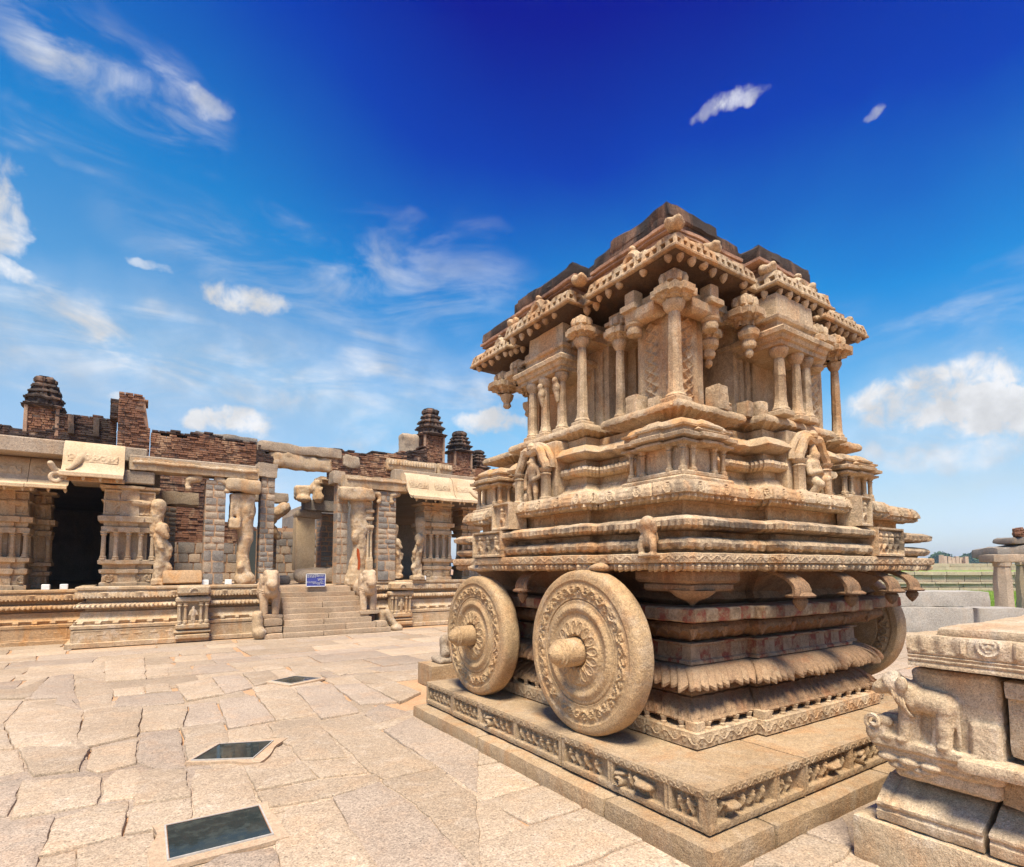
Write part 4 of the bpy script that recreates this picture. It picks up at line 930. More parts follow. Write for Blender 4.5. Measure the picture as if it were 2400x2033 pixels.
stone('inner_beam', 3.05, 3.75, 17.6, 18.1, 3.34, 3.48, M['plaster'], TP, d=.1, amp=.02, tilt=('Y', R(-22)))
# ---- brick turrets with tiered crowns
def turret(x, y, z0, zb, zt, w, mat='brick'):
    root = bricks('turret', x-w*.40, x+w*.40, y-w*.40, y+w*.40, z0, lambda q: zb, M[mat], int(x*10)+50, h=.055, L_=.13, hole=.03)
    for f in range(1, 4):     # the other three faces
        pass
    m = MB()
    for q in (-.42, .42): m.box(x+q*w-.035, x+q*w+.035, y-w*.46, y-w*.36, z0+.02, zb, .01)
    m.build('plaster_pilaster', M['brickmortar'], root, .012)
    H = zt-zb; Pt = plan(x-w*.42, x+w*.42, y-w*.42, y+w*.42, (x-w*.2, x+w*.2), (y-w*.2, y+w*.2), w*.06)
    course('tiered_crown', Pt, [(-.02, zb-.02), (.09*w, zb), (.12*w, zb+.05*H), (.03*w, zb+.09*H), (-.02*w, zb+.11*H), (-.02*w, zb+.24*H), (.05*w, zb+.26*H), (.06*w, zb+.31*H), (-.05*w, zb+.36*H), (-.08*w, zb+.46*H), (-.02*w, zb+.48*H), (-.03*w, zb+.53*H), (-.12*w, zb+.57*H), (-.14*w, zb+.64*H), (-.09*w, zb+.66*H), (-.10*w, zb+.71*H), (-.19*w, zb+.75*H), (-.20*w, zb+.79*H), (-.15*w, zb+.81*H), (-.14*w, zb+.89*H), (-.20*w, zb+.96*H), (-.32*w, zb+1.0*H)], M['roofdark'], root, ds=.05, amp=.035, freq=5, disp=d_rib(.14, .06, np.array([0, 0, 0, 0, 1, 1, .3, .3, 1, 1, 0, 0, 1, 1, 0, 0, .5, .5, .4, .6, .3, 0])))
turret(-1.99, 16.6, 4.62, 5.30, 6.06, .66); turret(7.84, 16.6, 5.0, 5.95, 6.90, .80); turret(9.20, 17.1, 4.9, 5.66, 6.42, .76); turret(10.27, 17.6, 4.6, 5.28, 5.98, .66); turret(-4.6, 16.6, 4.62, 5.3, 6.06, .66)
# ================================================================== stairway with elephants
ST = empty('stone_stairway', (4, 14, 0), label='wide flight of worn stone steps up to the temple hall', cat='stairs')
tops = [.115, .255, .385, .515, .645, .775, .90, 1.02, 1.15]
xl = [2.80, 2.82, 2.86, 2.86, 2.87, 2.87, 2.87, 2.88, 2.88]; xr = [5.42, 5.05, 4.98, 4.94, 4.90, 4.84, 4.78, 4.70, 4.62]
for i, tz in enumerate(tops):
    y0 = 13.66+i*.105; z0 = 0 if i == 0 else tops[i-1]-.05
    cut = [xl[i]]+([xl[i]+(xr[i]-xl[i])*rnd.uniform(.35, .7)] if i in (0, 1, 2, 3, 5) else [])+[xr[i]]
    for a, b in zip(cut[:-1], cut[1:]): stone('step', a+.004, b-.004, y0, 14.9, z0, tz, M['step'], ST, d=.12, bev=.016, amp=.010, freq=5)
for q in ((2.42, 2.80, 13.72, 14.1, .13, .27), (2.40, 2.80, 13.74, 14.4, .28, .45), (2.38, 2.80, 13.64, 14.0, -.01, .12), (5.06, 5.35, 13.75, 14.2, .115, .27)):
    stone('side_stone', *q, M['step'], ST, d=.1, bev=.03, amp=.015)
def elephant(x, y, z0, flip, label):
    """standing elephant, chest to the yard, lower trunk broken away, blanket folds on the neck"""
    E = lambda a, b, c: (x+flip*a, y+b, z0+c)
    root = empty('elephant_statue', (x, y, z0), label=label, cat='elephant statue', group='elephants flanking the stairway')
    blob('body', [('e', E(0, .42, .58), (.235, .50, .30)), ('e', E(0, .05, .62), (.23, .24, .25)), ('c', E(-.135, -.06, .5), E(-.125, -.10, .06), .105, .085), ('c', E(.135, -.06, .5), E(.125, -.10, .06), .105, .085), ('c', E(-.14, .75, .45), E(-.14, .72, .02), .11, .09), ('c', E(.14, .75, .45), E(.14, .72, .02), .11, .09),
        ('e', E(0, -.12, .86), (.175, .21, .21)), ('e', E(-.075, -.12, .99), (.10, .13, .09)), ('e', E(.075, -.12, .99), (.10, .13, .09)), ('c', E(0, -.26, .86), E(0, -.36, .73), .135, .115), ('e', E(-.10, -.32, .755), (.04, .06, .035)), ('e', E(.10, -.32, .755), (.04, .06, .035)),
        ('e', E(-.19, .02, .80), (.035, .14, .19)), ('e', E(.19, .02, .80), (.035, .14, .19)), ('c', E(0, -.20, .72), E(0, -.16, .58), .15, .17)], .022, M['eleph'], root, .008, 8)
    m = MB()
    for k_, (zz, rr_) in enumerate(((.47, .225), (.51, .235), (.55, .235))):
        m.tube([E(rr_*math.sin(t_), .02-(rr_+.03)*math.cos(t_), zz+.06*math.sin(abs(t_))**2) for t_ in np.linspace(-1.35, 1.35, 16)], .016, 6)
    m.build('neck_garland', M['eleph'], root, .004)
    m = MB(); m.tube([E(0, -.27, .70), E(.01, -.245, .64), E(0, -.225, .58)], [.02, .028, .012], 6); m.build('vermilion_smear', M['redmark'], root, .004)
    stone('base', x-.27, x+.27, y-.24, y+.9, z0-.06, z0+.04, M['step'], root, d=.1, bev=.03, amp=.02)
elephant(2.56, 14.10, .50, 1, 'stone elephant on the left side of the temple stairway'); elephant(4.95, 14.18, .50, -1, 'stone elephant on the right side of the temple stairway, trunk end broken')
blob('worn_stone_post', [('c', (2.28, 13.75, .12), (2.26, 13.78, .52), .125, .115), ('e', (2.30, 13.70, .16), (.14, .13, .15)), ('b', 2.17, 2.36, 13.70, 13.88, .42, .64, .04)], .025, M['temple'], None, .02, 6, label='worn upright stone post at the left foot of the stairway', cat='stone post')
blob('worn_stone_post', [('b', 5.22, 5.52, 14.0, 14.4, .02, .52, .04), ('c', (5.42, 14.0, .46), (5.62, 13.9, .12), .10, .08), ('e', (5.66, 13.86, .08), (.12, .1, .09)), ('b', 5.5, 5.78, 13.75, 14.1, .0, .10, .02)], .025, M['temple'], None, .015, 6, label='sloping carved stone at the right foot of the stairway', cat='stone post')
# ---- information sign
SG = empty('information_sign', (3.70, 14.42, 1.15), label='blue notice board with white lettering at the top of the temple steps', cat='sign')
m = MB(); m.box(3.47, 3.93, 14.42, 14.44, 1.16, 1.47, .004); m.build('board', M['blue'], SG, smooth=0)
m = MB()
for q in ((3.46, 3.94, 1.462, 1.478), (3.46, 3.94, 1.152, 1.168), (3.46, 3.474, 1.152, 1.478), (3.926, 3.94, 1.152, 1.478)): m.box(q[0], q[1], 14.408, 14.44, q[2], q[3], 0)
m.build('frame', M['white'], SG, smooth=0)
# lettering: too small to read in the photograph, rows of strokes where the words stand
rs_ = random.Random(3); m = MB()
for z, a, b, h in ((1.447, 3.665, 3.745, .010), (1.425, 3.49, 3.915, .013), (1.403, 3.49, 3.90, .012), (1.381, 3.49, 3.70, .011), (1.345, 3.74, 3.91, .010), (1.325, 3.75, 3.92, .010), (1.305, 3.75, 3.86, .010), (1.268, 3.48, 3.72, .010), (1.268, 3.80, 3.88, .009), (1.245, 3.49, 3.88, .010), (1.222, 3.63, 3.91, .010), (1.196, 3.73, 3.80, .009)):
    x = a
    while x < b:
        wl = rs_.uniform(.02, .06); e_ = min(x+wl, b); xx = x
        while xx < e_-.004:
            lw = rs_.uniform(.003, .006); m.box(xx, xx+lw, 14.413, 14.4185, z+(0 if rs_.random() < .6 else h*.45), z+h*rs_.uniform(.6, 1.0)+.001, 0); xx += lw+.0022
        m.box(x, e_, 14.413, 14.4185, z+h*.82, z+h, 0); x = e_+.012
m.build('lettering', M['white'], SG, smooth=0)
# ---- small white floodlight boxes on the plinth edge
for (x, y, z), lb in zip(((-1.66, 15.42, 1.15), (-1.36, 15.5, 1.15), (1.26, 14.50, 1.232), (1.74, 14.55, 1.232), (6.75, 14.6, 1.285)), ('white floodlight box in front of the dark hall, left one of two', 'pale floodlight box in front of the dark hall, right one of two', 'white floodlight box at the foot of the granite block pier', 'white floodlight box at the foot of the broken column with a hole', 'white floodlight box beneath the right-hand composite column')):
    fl = empty('floodlight_box', (x, y, z), label=lb, cat='floodlight', group='floodlight boxes along the plinth')
    m = MB(); m.box(x-.07, x+.07, y, y+.12, z, z+.115, .008); m.build('housing', M['white'], fl)
    m = MB(); m.box(x-.058, x+.058, y+.118, y+.126, z+.01, z+.105, 0); m.build('glass_front', M['glass'], fl)
# ---- stones lying about the hall
stone('fallen_slab', .42, 1.18, 14.36, 14.72, 1.24, 1.54, M['templeo'], None, d=.07, bev=.03, amp=.012, tilt=('X', R(-16)), label='long carved slab leaning on the plinth beside the composite column', cat='stone slab')
stone('fallen_boulder', 3.66, 4.9, 16.2, 16.8, 1.17, 1.60, M['beige'], None, d=.08, bev=.16, amp=.10, freq=2.2, label='big dark boulder lying in the hall behind the blue sign', cat='boulder')
stone('fallen_stone', 3.02, 3.45, 16.1, 16.5, 1.17, 1.42, M['grey'], None, d=.07, bev=.10, amp=.06, freq=3, label='low grey rubble stone between the boulder and the left elephant', cat='stone')
# ================================================================== stone chariot
CH = empty('stone_chariot', (4.74, 4.05, 0), label='carved granite temple chariot on four stone wheels standing on a frieze platform', cat='chariot')
mc = M['char']
# ---- lowest step, laid in separate stones
for q in [(2.53, 3.10, 1.90, 2.72), (2.535, 2.95, 2.73, 4.35), (2.53, 2.95, 4.36, 5.72), (3.11, 4.55, 1.895, 2.35), (4.56, 5.60, 1.91, 2.35), (5.61, 6.95, 1.90, 2.35)]:
    stone('step_stone', q[0], q[1], q[2], q[3], -.02, .122+rnd.uniform(-.004, .004), M['charlow'], CH, d=.05, bev=.018, amp=.007)
# ---- platform slabs with figure friezes
def frieze(W, H, seed, lone=False):
    rs = random.Random(seed)
    def hf(U, V):
        Hh = np.zeros_like(U); v0, v1 = .040, H-.052
        t = (V-v1)/(H-v1); Hh += np.where((t > .08) & (t < .92), .007*vine(U, np.clip(t, 0, 1), H-v1, .10), 0)
        t = V/v0; Hh += np.where((t > .1) & (t < .9), .005*vine(U, np.clip(t, 0, 1), v0, .075), 0)
        u = .03
        while u < W-.12:
            pw = min(rs.uniform(.42, .62), W-.03-u)
            if W-.03-(u+pw) < .2: pw = W-.03-u
            Hh += box_panel(U, V, u, u+pw, v0, v1, .046, .005)
            x = u+.05; k_ = 0
            while x < u+pw-.05:
                hgt = (v1-v0)*rs.uniform(.84, .97); r_ = rs.random()
                sel = (U > x-.16) & (U < x+.16) & (V >= v0) & (V <= v1)
                if r_ < .86 or x > u+pw-.13:
                    B = person(U[sel], V[sel], x, v0, hgt, rs, 1.2); step = rs.uniform(.076, .10)
                elif r_ < .96:
                    x += .03; sel = (U > x-.16) & (U < x+.16) & (V >= v0) & (V <= v1)
                    B = beast(U[sel], V[sel], x, v0, hgt*.86, rs.choice((-1, 1)), rs, rs.random() < .5); step = .125
                else:
                    B = np.maximum(.022*ridge(np.hypot(U[sel]-x, V[sel]-v0-.035)-.026, .009), .02*ridge(np.hypot(U[sel]-x, V[sel]-v0-.035), .01))
                    B = np.maximum(B, capsule(U[sel], V[sel], (x-.03, v0+.075), (x+.04, v0+.09), .018, .014)); step = .10
                Hh[sel] = np.maximum(Hh[sel], np.where(B > 1e-5, -.046+B*3.0, Hh[sel])); x += step; k_ += 1
            u += pw
            if u < W-.12:      # pilaster between two panels
                sel = (U > u) & (U < u+.05) & (V > v0) & (V < v1)
                Hh[sel] = -.004-.006*np.cos((U[sel]-u)/.055*4*np.pi); u += .055
        return Hh
    return hf
Z0, Z1 = .135, .372
mp = M['charlow']
carved_box('platform_slab', 2.652, 3.64, 2.012, 3.30, Z0, Z1, mp, CH, hx=frieze(1.284, .231, 1), hy=frieze(.984, .231, 2), res=.0065)
carved_box('platform_slab', 2.656, 3.30, 3.312, 5.05, Z0, Z1-.003, mp, CH, hx=frieze(1.734, .228, 3), res=.0065)
carved_box('platform_slab', 2.66, 3.30, 5.062, 5.66, Z0, Z1-.004, mp, CH, hx=frieze(.594, .227, 4), res=.0065)
carved_box('platform_slab', 3.652, 5.30, 2.016, 3.10, Z0, Z1-.002, mp, CH, hy=frieze(1.644, .229, 5), res=.0065)
carved_box('platform_slab', 5.312, 6.85, 2.02, 3.10, Z0, Z1-.002, mp, CH, hy=frieze(1.534, .229, 6), res=.01)
stone('platform_slab', 3.31, 6.85, 3.32, 5.66, .1, Z1-.006, mp, CH, d=.2)
# ---- base: slab, studs, lotus moulding, ribbed roll, painted band, valance, painted slab
RB = plan(3.16, 5.90, 2.48, 5.72, (3.85, 5.66), (3.25, 4.95), .07)
RB2 = plan(3.16, 6.24, 2.48, 5.72, (3.85, 5.52), (3.25, 4.95), .07)
course('base_slab', RB, [(-.014, .374), (0, .384)]+rows(.390, .478, 12)+[(0, .482), (-.012, .490)], mc, CH, ds=.0085, amp=.0025, disp=d_field(lambda s, t: vine(s, t, .092, .165), .390, .478, .010))
course('base_core', RB, [(-.24, .486), (-.24, 1.6)], M['under'], CH, ds=.2)
stm = MB(); stm.lathe(0, 0, [(.022, -.004), (.024, .012), (.016, .02), (.022, .032), (.026, .050)], 8); stm.lathe(0, 0, [(.03, -.006), (.03, .004)], 4, R(45)); studme = stm.me(.002, 40); studme.materials.append(mc)
for x in np.arange(3.33, 3.82, .16): place('stud', studme, (x, 2.52, .490), CH)
for x in np.arange(3.97, 5.65, .17): place('stud', studme, (x, 2.45, .490), CH)
for y in np.arange(2.64, 3.2, .16): place('stud', studme, (3.20, y, .490), CH)
for y in np.arange(3.35, 4.95, .18): place('stud', studme, (3.13, y, .490), CH)
for (x, y) in ((3.225, 2.545), (3.905, 2.47), (5.64, 2.47)):
    stone('corner_block', x-.05, x+.05, y-.05, y+.05, .486, .552, mc, CH, d=.03, bev=.01, amp=.004)
def petals(Ss, L, Sa, nr, Z):
    k_ = np.maximum(1, np.round(L/.15)); ph = (Ss/L*k_) % 1.0-.5
    O = np.zeros((len(Z), len(Ss))); Zd = np.zeros_like(O)
    for i, z in enumerate(Z):
        t = (z-.528)/(.672-.528)
        if not 0 <= t <= 1: continue
        wd = .40*(1-.55*t); d_ = np.abs(ph)-wd
        O[i] = .016*ridge(d_, .05)+.012*ridge(np.abs(ph)-wd*.60, .045)+.026*ridge(np.hypot(ph*1.2, (t-.86)*.7), .13)
    return O, Zd
course('lotus_moulding', RB, [(-.2, .520), (-.075, .522), (-.045, .531), (-.038, .545), (-.048, .558)]+[(-.055-.115*((i/9)**1.5), .562+.106*i/9) for i in range(10)]+[(-.172, .672), (-.24, .676)], M['lowbase_shaded'], CH, ds=.009, amp=.003, disp=petals)
course('bead_course', RB, [(-.24, .672), (-.185, .680), (-.175, .70), (-.185, .722), (-.21, .745), (-.24, .75)], M['lowbase_shaded'], CH, ds=.014, amp=.003, disp=d_rib(.03, .010, np.array([0, 0, 1, 1, 0, 0])))
pr = [(-.24, .768), (-.07, .770), (-.035, .776), (-.004, .790), (0, .806), (-.012, .826), (-.035, .848), (-.065, .868), (-.10, .884), (-.14, .896), (-.17, .902), (-.24, .906)]
course('ribbed_roll', RB, pr, M['lowbase_shaded'], CH, ds=.011, amp=.004, disp=d_rib(.074, .044, np.array([0, .3, .7, 1, 1, .9, .8, .6, .4, .2, 0, 0]), -.036, np.array([0, .4, .8, 1, .8, .5, .3, .1, 0, 0, 0, 0]), .8))
course('painted_band', RB, [(-.24, .905), (-.15, .908), (-.152, .93), (-.165, .94), (-.168, 1.04), (-.15, 1.046), (-.15, 1.06), (-.24, 1.064)], M['paint'], CH, ds=.03, amp=.005)
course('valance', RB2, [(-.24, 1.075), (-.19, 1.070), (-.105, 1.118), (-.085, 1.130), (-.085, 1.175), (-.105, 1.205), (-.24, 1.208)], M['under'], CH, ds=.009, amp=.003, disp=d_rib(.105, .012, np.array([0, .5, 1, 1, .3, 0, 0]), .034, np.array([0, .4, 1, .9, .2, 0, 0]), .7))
drop = MB(); drop.lathe(0, 0, [(.003, -.055), (.018, -.035), (.030, -.006), (.034, .02), (.02, .03)], 8); dropme = drop.me(.002, 30)
for x, y in [(3.27, 2.58)]+[(xx, 2.505) for xx in np.arange(3.99, 5.6, .42)]+[(3.62, 2.58), (5.85, 2.58)]:
    dm = dropme.copy() if len(dropme.materials) == 0 else dropme
    if not len(dropme.materials): dropme.materials.append(M['under'])
    place('valance_drop', dropme, (x, y, 1.155), CH)
course('painted_slab', RB2, [(-.2, 1.226), (0.02, 1.230), (.03, 1.240), (.03, 1.318), (.018, 1.328), (-.24, 1.332)], M['paint'], CH, ds=.03, amp=.006)
# ---- neck with brackets under the floor slab
RN = plan(3.16, 6.36, 2.48, 5.60, (3.85, 5.69), (3.25, 4.85), .07)
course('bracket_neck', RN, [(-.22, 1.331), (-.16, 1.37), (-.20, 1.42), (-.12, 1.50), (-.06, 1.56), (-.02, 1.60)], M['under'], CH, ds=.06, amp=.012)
def bracket(x, y, ang, name='floor_bracket', s=1.0):
    """fluted hanging drape curving out of the neck, a bud below it"""
    m = MB(); ca, sa = math.cos(ang), math.sin(ang)
    for j in range(-2, 3):
        pts = []
        for i in range(8):
            t = i/7; o = -.10+.24*math.sin(t*1.75); zz = 1.59-.185*t**1.5
            lx, ly = j*.026*s*(.8+.5*t), -o*s
            pts.append((x+lx*ca-ly*sa, y+lx*sa+ly*ca, zz))
        m.tube(pts, [.022*s*(.8+.4*(i/7)) for i in range(8)], 6)
    o = .125*s; cx, cy = x+o*sa, y-o*ca
    m.lathe(cx, cy, [(.02, 1.388), (.085*s, 1.392), (.092*s, 1.405), (.070*s, 1.424), (.02, 1.43)], 6, ang)
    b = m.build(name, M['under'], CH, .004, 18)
    m = MB(); m.lathe(cx+.0, cy, [(.004, 1.290), (.024*s, 1.312), (.042*s, 1.345), (.046*s, 1.37), (.034*s, 1.392)], 10); m.build('bud', M['under'], b, .002, 30)
for x in (4.02, 4.78, 5.50, 6.10): bracket(x, 2.36 if x < 5.7 else 2.43, 0, s=1.15)
bracket(3.02, 4.15, R(-90))
# lotus console at the near corner
m = MB(); m.box(3.08, 3.62, 2.42, 2.96, 1.50, 1.60, .02); m.box(3.11, 3.58, 2.45, 2.9, 1.44, 1.50, .015)
o_ = m.build('corner_console', M['under'], CH, .006, 9)
m = MB(); m.lathe(3.24, 2.56, [(.006, 1.335), (.03, 1.36), (.05, 1.375), (.11, 1.40), (.15, 1.43), (.165, 1.45)], 12); m.build('lotus_pendant', M['under'], o_, .003, 20)
# cushions between wheel and floor slab
for y in (3.235, 4.82):
    blob('wheel_cushion', [('e', (2.90, y, 1.60), (.10, .19, .035)), ('e', (2.89, y-.13, 1.61), (.10, .08, .035)), ('e', (2.89, y+.13, 1.61), (.10, .08, .035))], .012, mc, CH, .004)
# ---- floor: beads, scroll band, rolls, neck, cornice
X0, X1, Y0, Y1 = 2.89, 6.70, 2.30, 5.50
BX, BY = (3.76, 5.83), (3.15, 4.85)
RF = plan(X0, X1, Y0, Y1, BX, BY, .10)
course('bead_row', RF, [(-.2, 1.592), (-.055, 1.594), (-.028, 1.604), (-.022, 1.620), (-.03, 1.636), (-.2, 1.638)], mc, CH, ds=.011, amp=.002, disp=d_rib(.058, .040, np.array([0, .8, 1, 1, .6, 0]), -.014, np.array([0, 1, .7, .2, 0, 0]), .7))
def bandstain(N, c, P, n2):
    return c
course('scroll_band', RF, [(-.2, 1.636), (-.01, 1.638), (0, 1.644)]+rows(1.647, 1.696, 10)+[(0, 1.699), (-.012, 1.705), (-.22, 1.707)], mc, CH, ds=.009, amp=.003, disp=d_field(lambda s, t: vine(s, t, .05, .125), 1.647, 1.696, .0065))
course('lower_roll', RF, [(-.2, 1.704), (-.11, 1.706), (-.10, 1.732), (-.055, 1.738), (-.03, 1.752), (-.022, 1.772), (-.032, 1.793), (-.06, 1.808), (-.12, 1.816), (-.2, 1.818)], mc, CH, ds=.016, amp=.007, disp=d_rib(.085, .012, np.array([0, 0, 0, 1, .8, .3, .2, 0, 0, 0]), -.012, np.array([0, 0, 0, 1, .6, 0, 0, 0, 0, 0]), .6))
course('floor_recess', RF, [(-.22, 1.812), (-.19, 1.816), (-.185, 1.862), (-.24, 1.87)], M['char'], CH, ds=.06, amp=.006)
course('drip_roll', RF, [(-.22, 1.862), (-.11, 1.866), (-.03, 1.880), (-.006, 1.888), (-.002, 1.922), (-.012, 1.930), (-.06, 1.952), (-.25, 1.957)], mc, CH, ds=.012, amp=.005, disp=d_rib(.055, .018, np.array([0, .5, 1, .8, .3, .2, .1, 0]), -.010, np.array([0, .4, 1, .5, 0, 0, 0, 0])))
course('panel_neck', RF, [(-.25, 1.952), (-.23, 1.956)]+rows(1.962, 2.085, 8, -.23)+[(-.23, 2.09), (-.26, 2.10)], M['templeo'], CH, ds=.02, amp=.004,
       disp=lambda Ss, L, Sa, nr, Z: (np.array([np.where((np.abs(((Sa/.33) % 1)-.5) < .36) & (z > 1.985) & (z < 2.065), -.022, 0) for z in Z]), np.zeros((len(Z), len(Ss)))))
course('cornice_beads', RF, [(-.25, 2.078), (-.13, 2.080), (-.10, 2.092), (-.10, 2.108), (-.2, 2.112)], mc, CH, ds=.012, amp=.002, disp=d_rib(.06, .034, np.array([0, .8, 1, .8, 0]), -.014, np.array([0, 1, .6, 0, 0])))
def medals(Ss, L, Sa, nr, Z):
    k_ = np.maximum(1, np.round(L/.27)); ph = ((Ss/L*k_) % 1.0-.5)*L/k_
    O = np.array([np.where(np.minimum(Ss, L-Ss) > .02, .015*medal(ph, z-2.155, .046)+.006*np.where(np.abs(ph) > .07, ridge(z-2.14, .008)+ridge(z-2.175, .008), 0), 0) if 2.11 < z < 2.20 else 0*ph for z in Z])
    return O, np.zeros_like(O)
course('scroll_cornice', RF, [(-.22, 2.106), (-.09, 2.108), (-.075, 2.113)]+[(-.075-.03*(i/8)**2, 2.116+.078*i/8) for i in range(9)]+[(-.115, 2.198), (-.125, 2.212), (-.3, 2.216)], mc, CH, ds=.0095, amp=.004, disp=medals)
# ---- figure panels set into the floor mouldings
def figs_hf(W, H, n, seed, frame=.018, depth=.035, arch=False):
    def hf(U, V):
        rs = random.Random(seed); Hh = box_panel(U, V, frame, W-frame, frame, H-frame, depth, .005)
        for i in range(n):
            x = W*(i+.5)/n*.86+W*.07; B = person(U, V, x, frame, (H-2*frame)*.95, rs)
            Hh = np.where(B > 1e-5, np.maximum(Hh, -depth+B*1.6), Hh)
        return Hh
    return hf
panel('relief_panel', (5.22, 2.185, 1.712), (1, 0, 0), (0, 0, 1), (0, -1, 0), .50, .245, figs_hf(.50, .245, 4, 21), mc, CH, back=.2, res=.005)
panel('relief_panel', (4.98, 2.20, 1.96), (1, 0, 0), (0, 0, 1), (0, -1, 0), .19, .25, figs_hf(.19, .25, 1, 22), mc, CH, back=.2, res=.005)
panel('relief_panel', (2.775, 4.86, 1.712), (0, -1, 0), (0, 0, 1), (-1, 0, 0), .52, .245, figs_hf(.52, .245, 3, 23), mc, CH, back=.2, res=.005)
panel('relief_panel', (2.79, 4.52, 1.965), (0, -1, 0), (0, 0, 1), (-1, 0, 0), .30, .25, figs_hf(.30, .25, 1, 24), mc, CH, back=.2, res=.005)
# small attendant holding up the roll at the near left corner
blob('crouching_attendant', [('e', (2.845, 2.60, 1.905), (.05, .06, .055)), ('c', (2.86, 2.60, 1.86), (2.87, 2.60, 1.80), .05, .055), ('c', (2.845, 2.635, 1.81), (2.835, 2.66, 1.75), .03, .024), ('c', (2.835, 2.66, 1.75), (2.845, 2.65, 1.70), .024, .022), ('c', (2.845, 2.565, 1.81), (2.835, 2.545, 1.75), .03, .024), ('c', (2.835, 2.545, 1.75), (2.845, 2.555, 1.70), .024, .022), ('c', (2.85, 2.65, 1.86), (2.83, 2.665, 1.91), .024, .02), ('c', (2.85, 2.55, 1.86), (2.83, 2.535, 1.91), .024, .02), ('b', 2.80, 2.95, 2.53, 2.67, 1.675, 1.705)], .008, mc, CH, .003)
# ---- shrine tier: mouldings, corner shrines, niches
RS = plan(3.34, 6.06, 2.74, 5.30, (4.22, 5.22), (3.60, 4.62), .16)
course('petal_pad', RS, [(0, 2.212), (.10, 2.214), (.105, 2.235), (.09, 2.25), (.03, 2.275), (0, 2.30), (-.02, 2.34)], mc, CH, ds=.016, amp=.006, disp=d_rib(.11, .014, np.array([0, 0, .3, 1, .6, 0, 0])))
course('shrine_wall', RS, [(-.05, 2.33), (-.05, 2.76)], mc, CH, ds=.06, amp=.006)
course('ribbed_torus', RS, [(-.05, 2.408), (.01, 2.412), (.045, 2.428), (.055, 2.452), (.045, 2.478), (.01, 2.495), (-.05, 2.50)], mc, CH, ds=.010, amp=.003, disp=d_rib(.045, .022, np.array([0, .6, 1, 1, 1, .6, 0]), -.006, np.array([0, 1, .5, 0, 0, 0, 0])))
course('shrine_cornice', RS, [(-.05, 2.555), (.02, 2.558), (.085, 2.585), (.095, 2.60), (.08, 2.62), (.05, 2.655), (.02, 2.675), (-.05, 2.68)], mc, CH, ds=.03, amp=.009)
def kuta(x0, x1, y0, y1, name='corner_shrine'):
    """miniature pillared shrine: plinth, colonnettes before a dark back wall, double eave and domed roof"""
    m = MB(); m.box(x0-.03, x1+.03, y0-.03, y1+.03, 2.21, 2.25, .012); m.box(x0, x1, y0, y1, 2.25, 2.29, .01)
    m.box(x0+.05, x1-.05, y0+.05, y1-.05, 2.29, 2.50, .01)
    root = m.build(name, mc, CH, .006, 10)
    c = MB(); c.lathe(0, 0, [(.030, 0), (.030, .022), (.020, .03), (.019, .14), (.026, .15), (.018, .16), (.030, .175), (.034, .19)], 8, R(22.5)); cm = c.me(.002, 30); cm.materials.append(mc)
    W, D = x1-x0, y1-y0
    for t in (.06, .27, .73, .94):
        place('colonnette', cm, (x0+W*t, y0+.028, 2.288), root); place('colonnette', cm, (x0+.028, y0+D*t, 2.288), root)
    Pk = plan(x0, x1, y0, y1, (x0+W*.33, x0+W*.67), (y0+D*.33, y0+D*.67), .035)
    course('double_eave', Pk, [(-.08, 2.470), (.0, 2.472), (.028, 2.484), (.03, 2.498), (.0, 2.506), (.0, 2.512), (.03, 2.518), (.05, 2.524), (.052, 2.548), (.046, 2.553), (.012, 2.562), (.010, 2.592), (.026, 2.598), (.028, 2.612), (-.004, 2.622), (-.02, 2.650), (-.05, 2.672), (-.10, 2.685)], mc, root, ds=.02, amp=.006)
    # little central roof cornices
    course('attic', plan(x0+.14, x1-.14, y0-.02, y1+.02), [(-.02, 2.555), (.03, 2.56), (.04, 2.575), (0, 2.60), (-.02, 2.62)], mc, root, ds=.03, amp=.005)
kuta(3.09, 3.60, 2.49, 3.03); kuta(5.36, 5.92, 2.49, 3.03); kuta(3.09, 3.60, 4.86, 5.34)
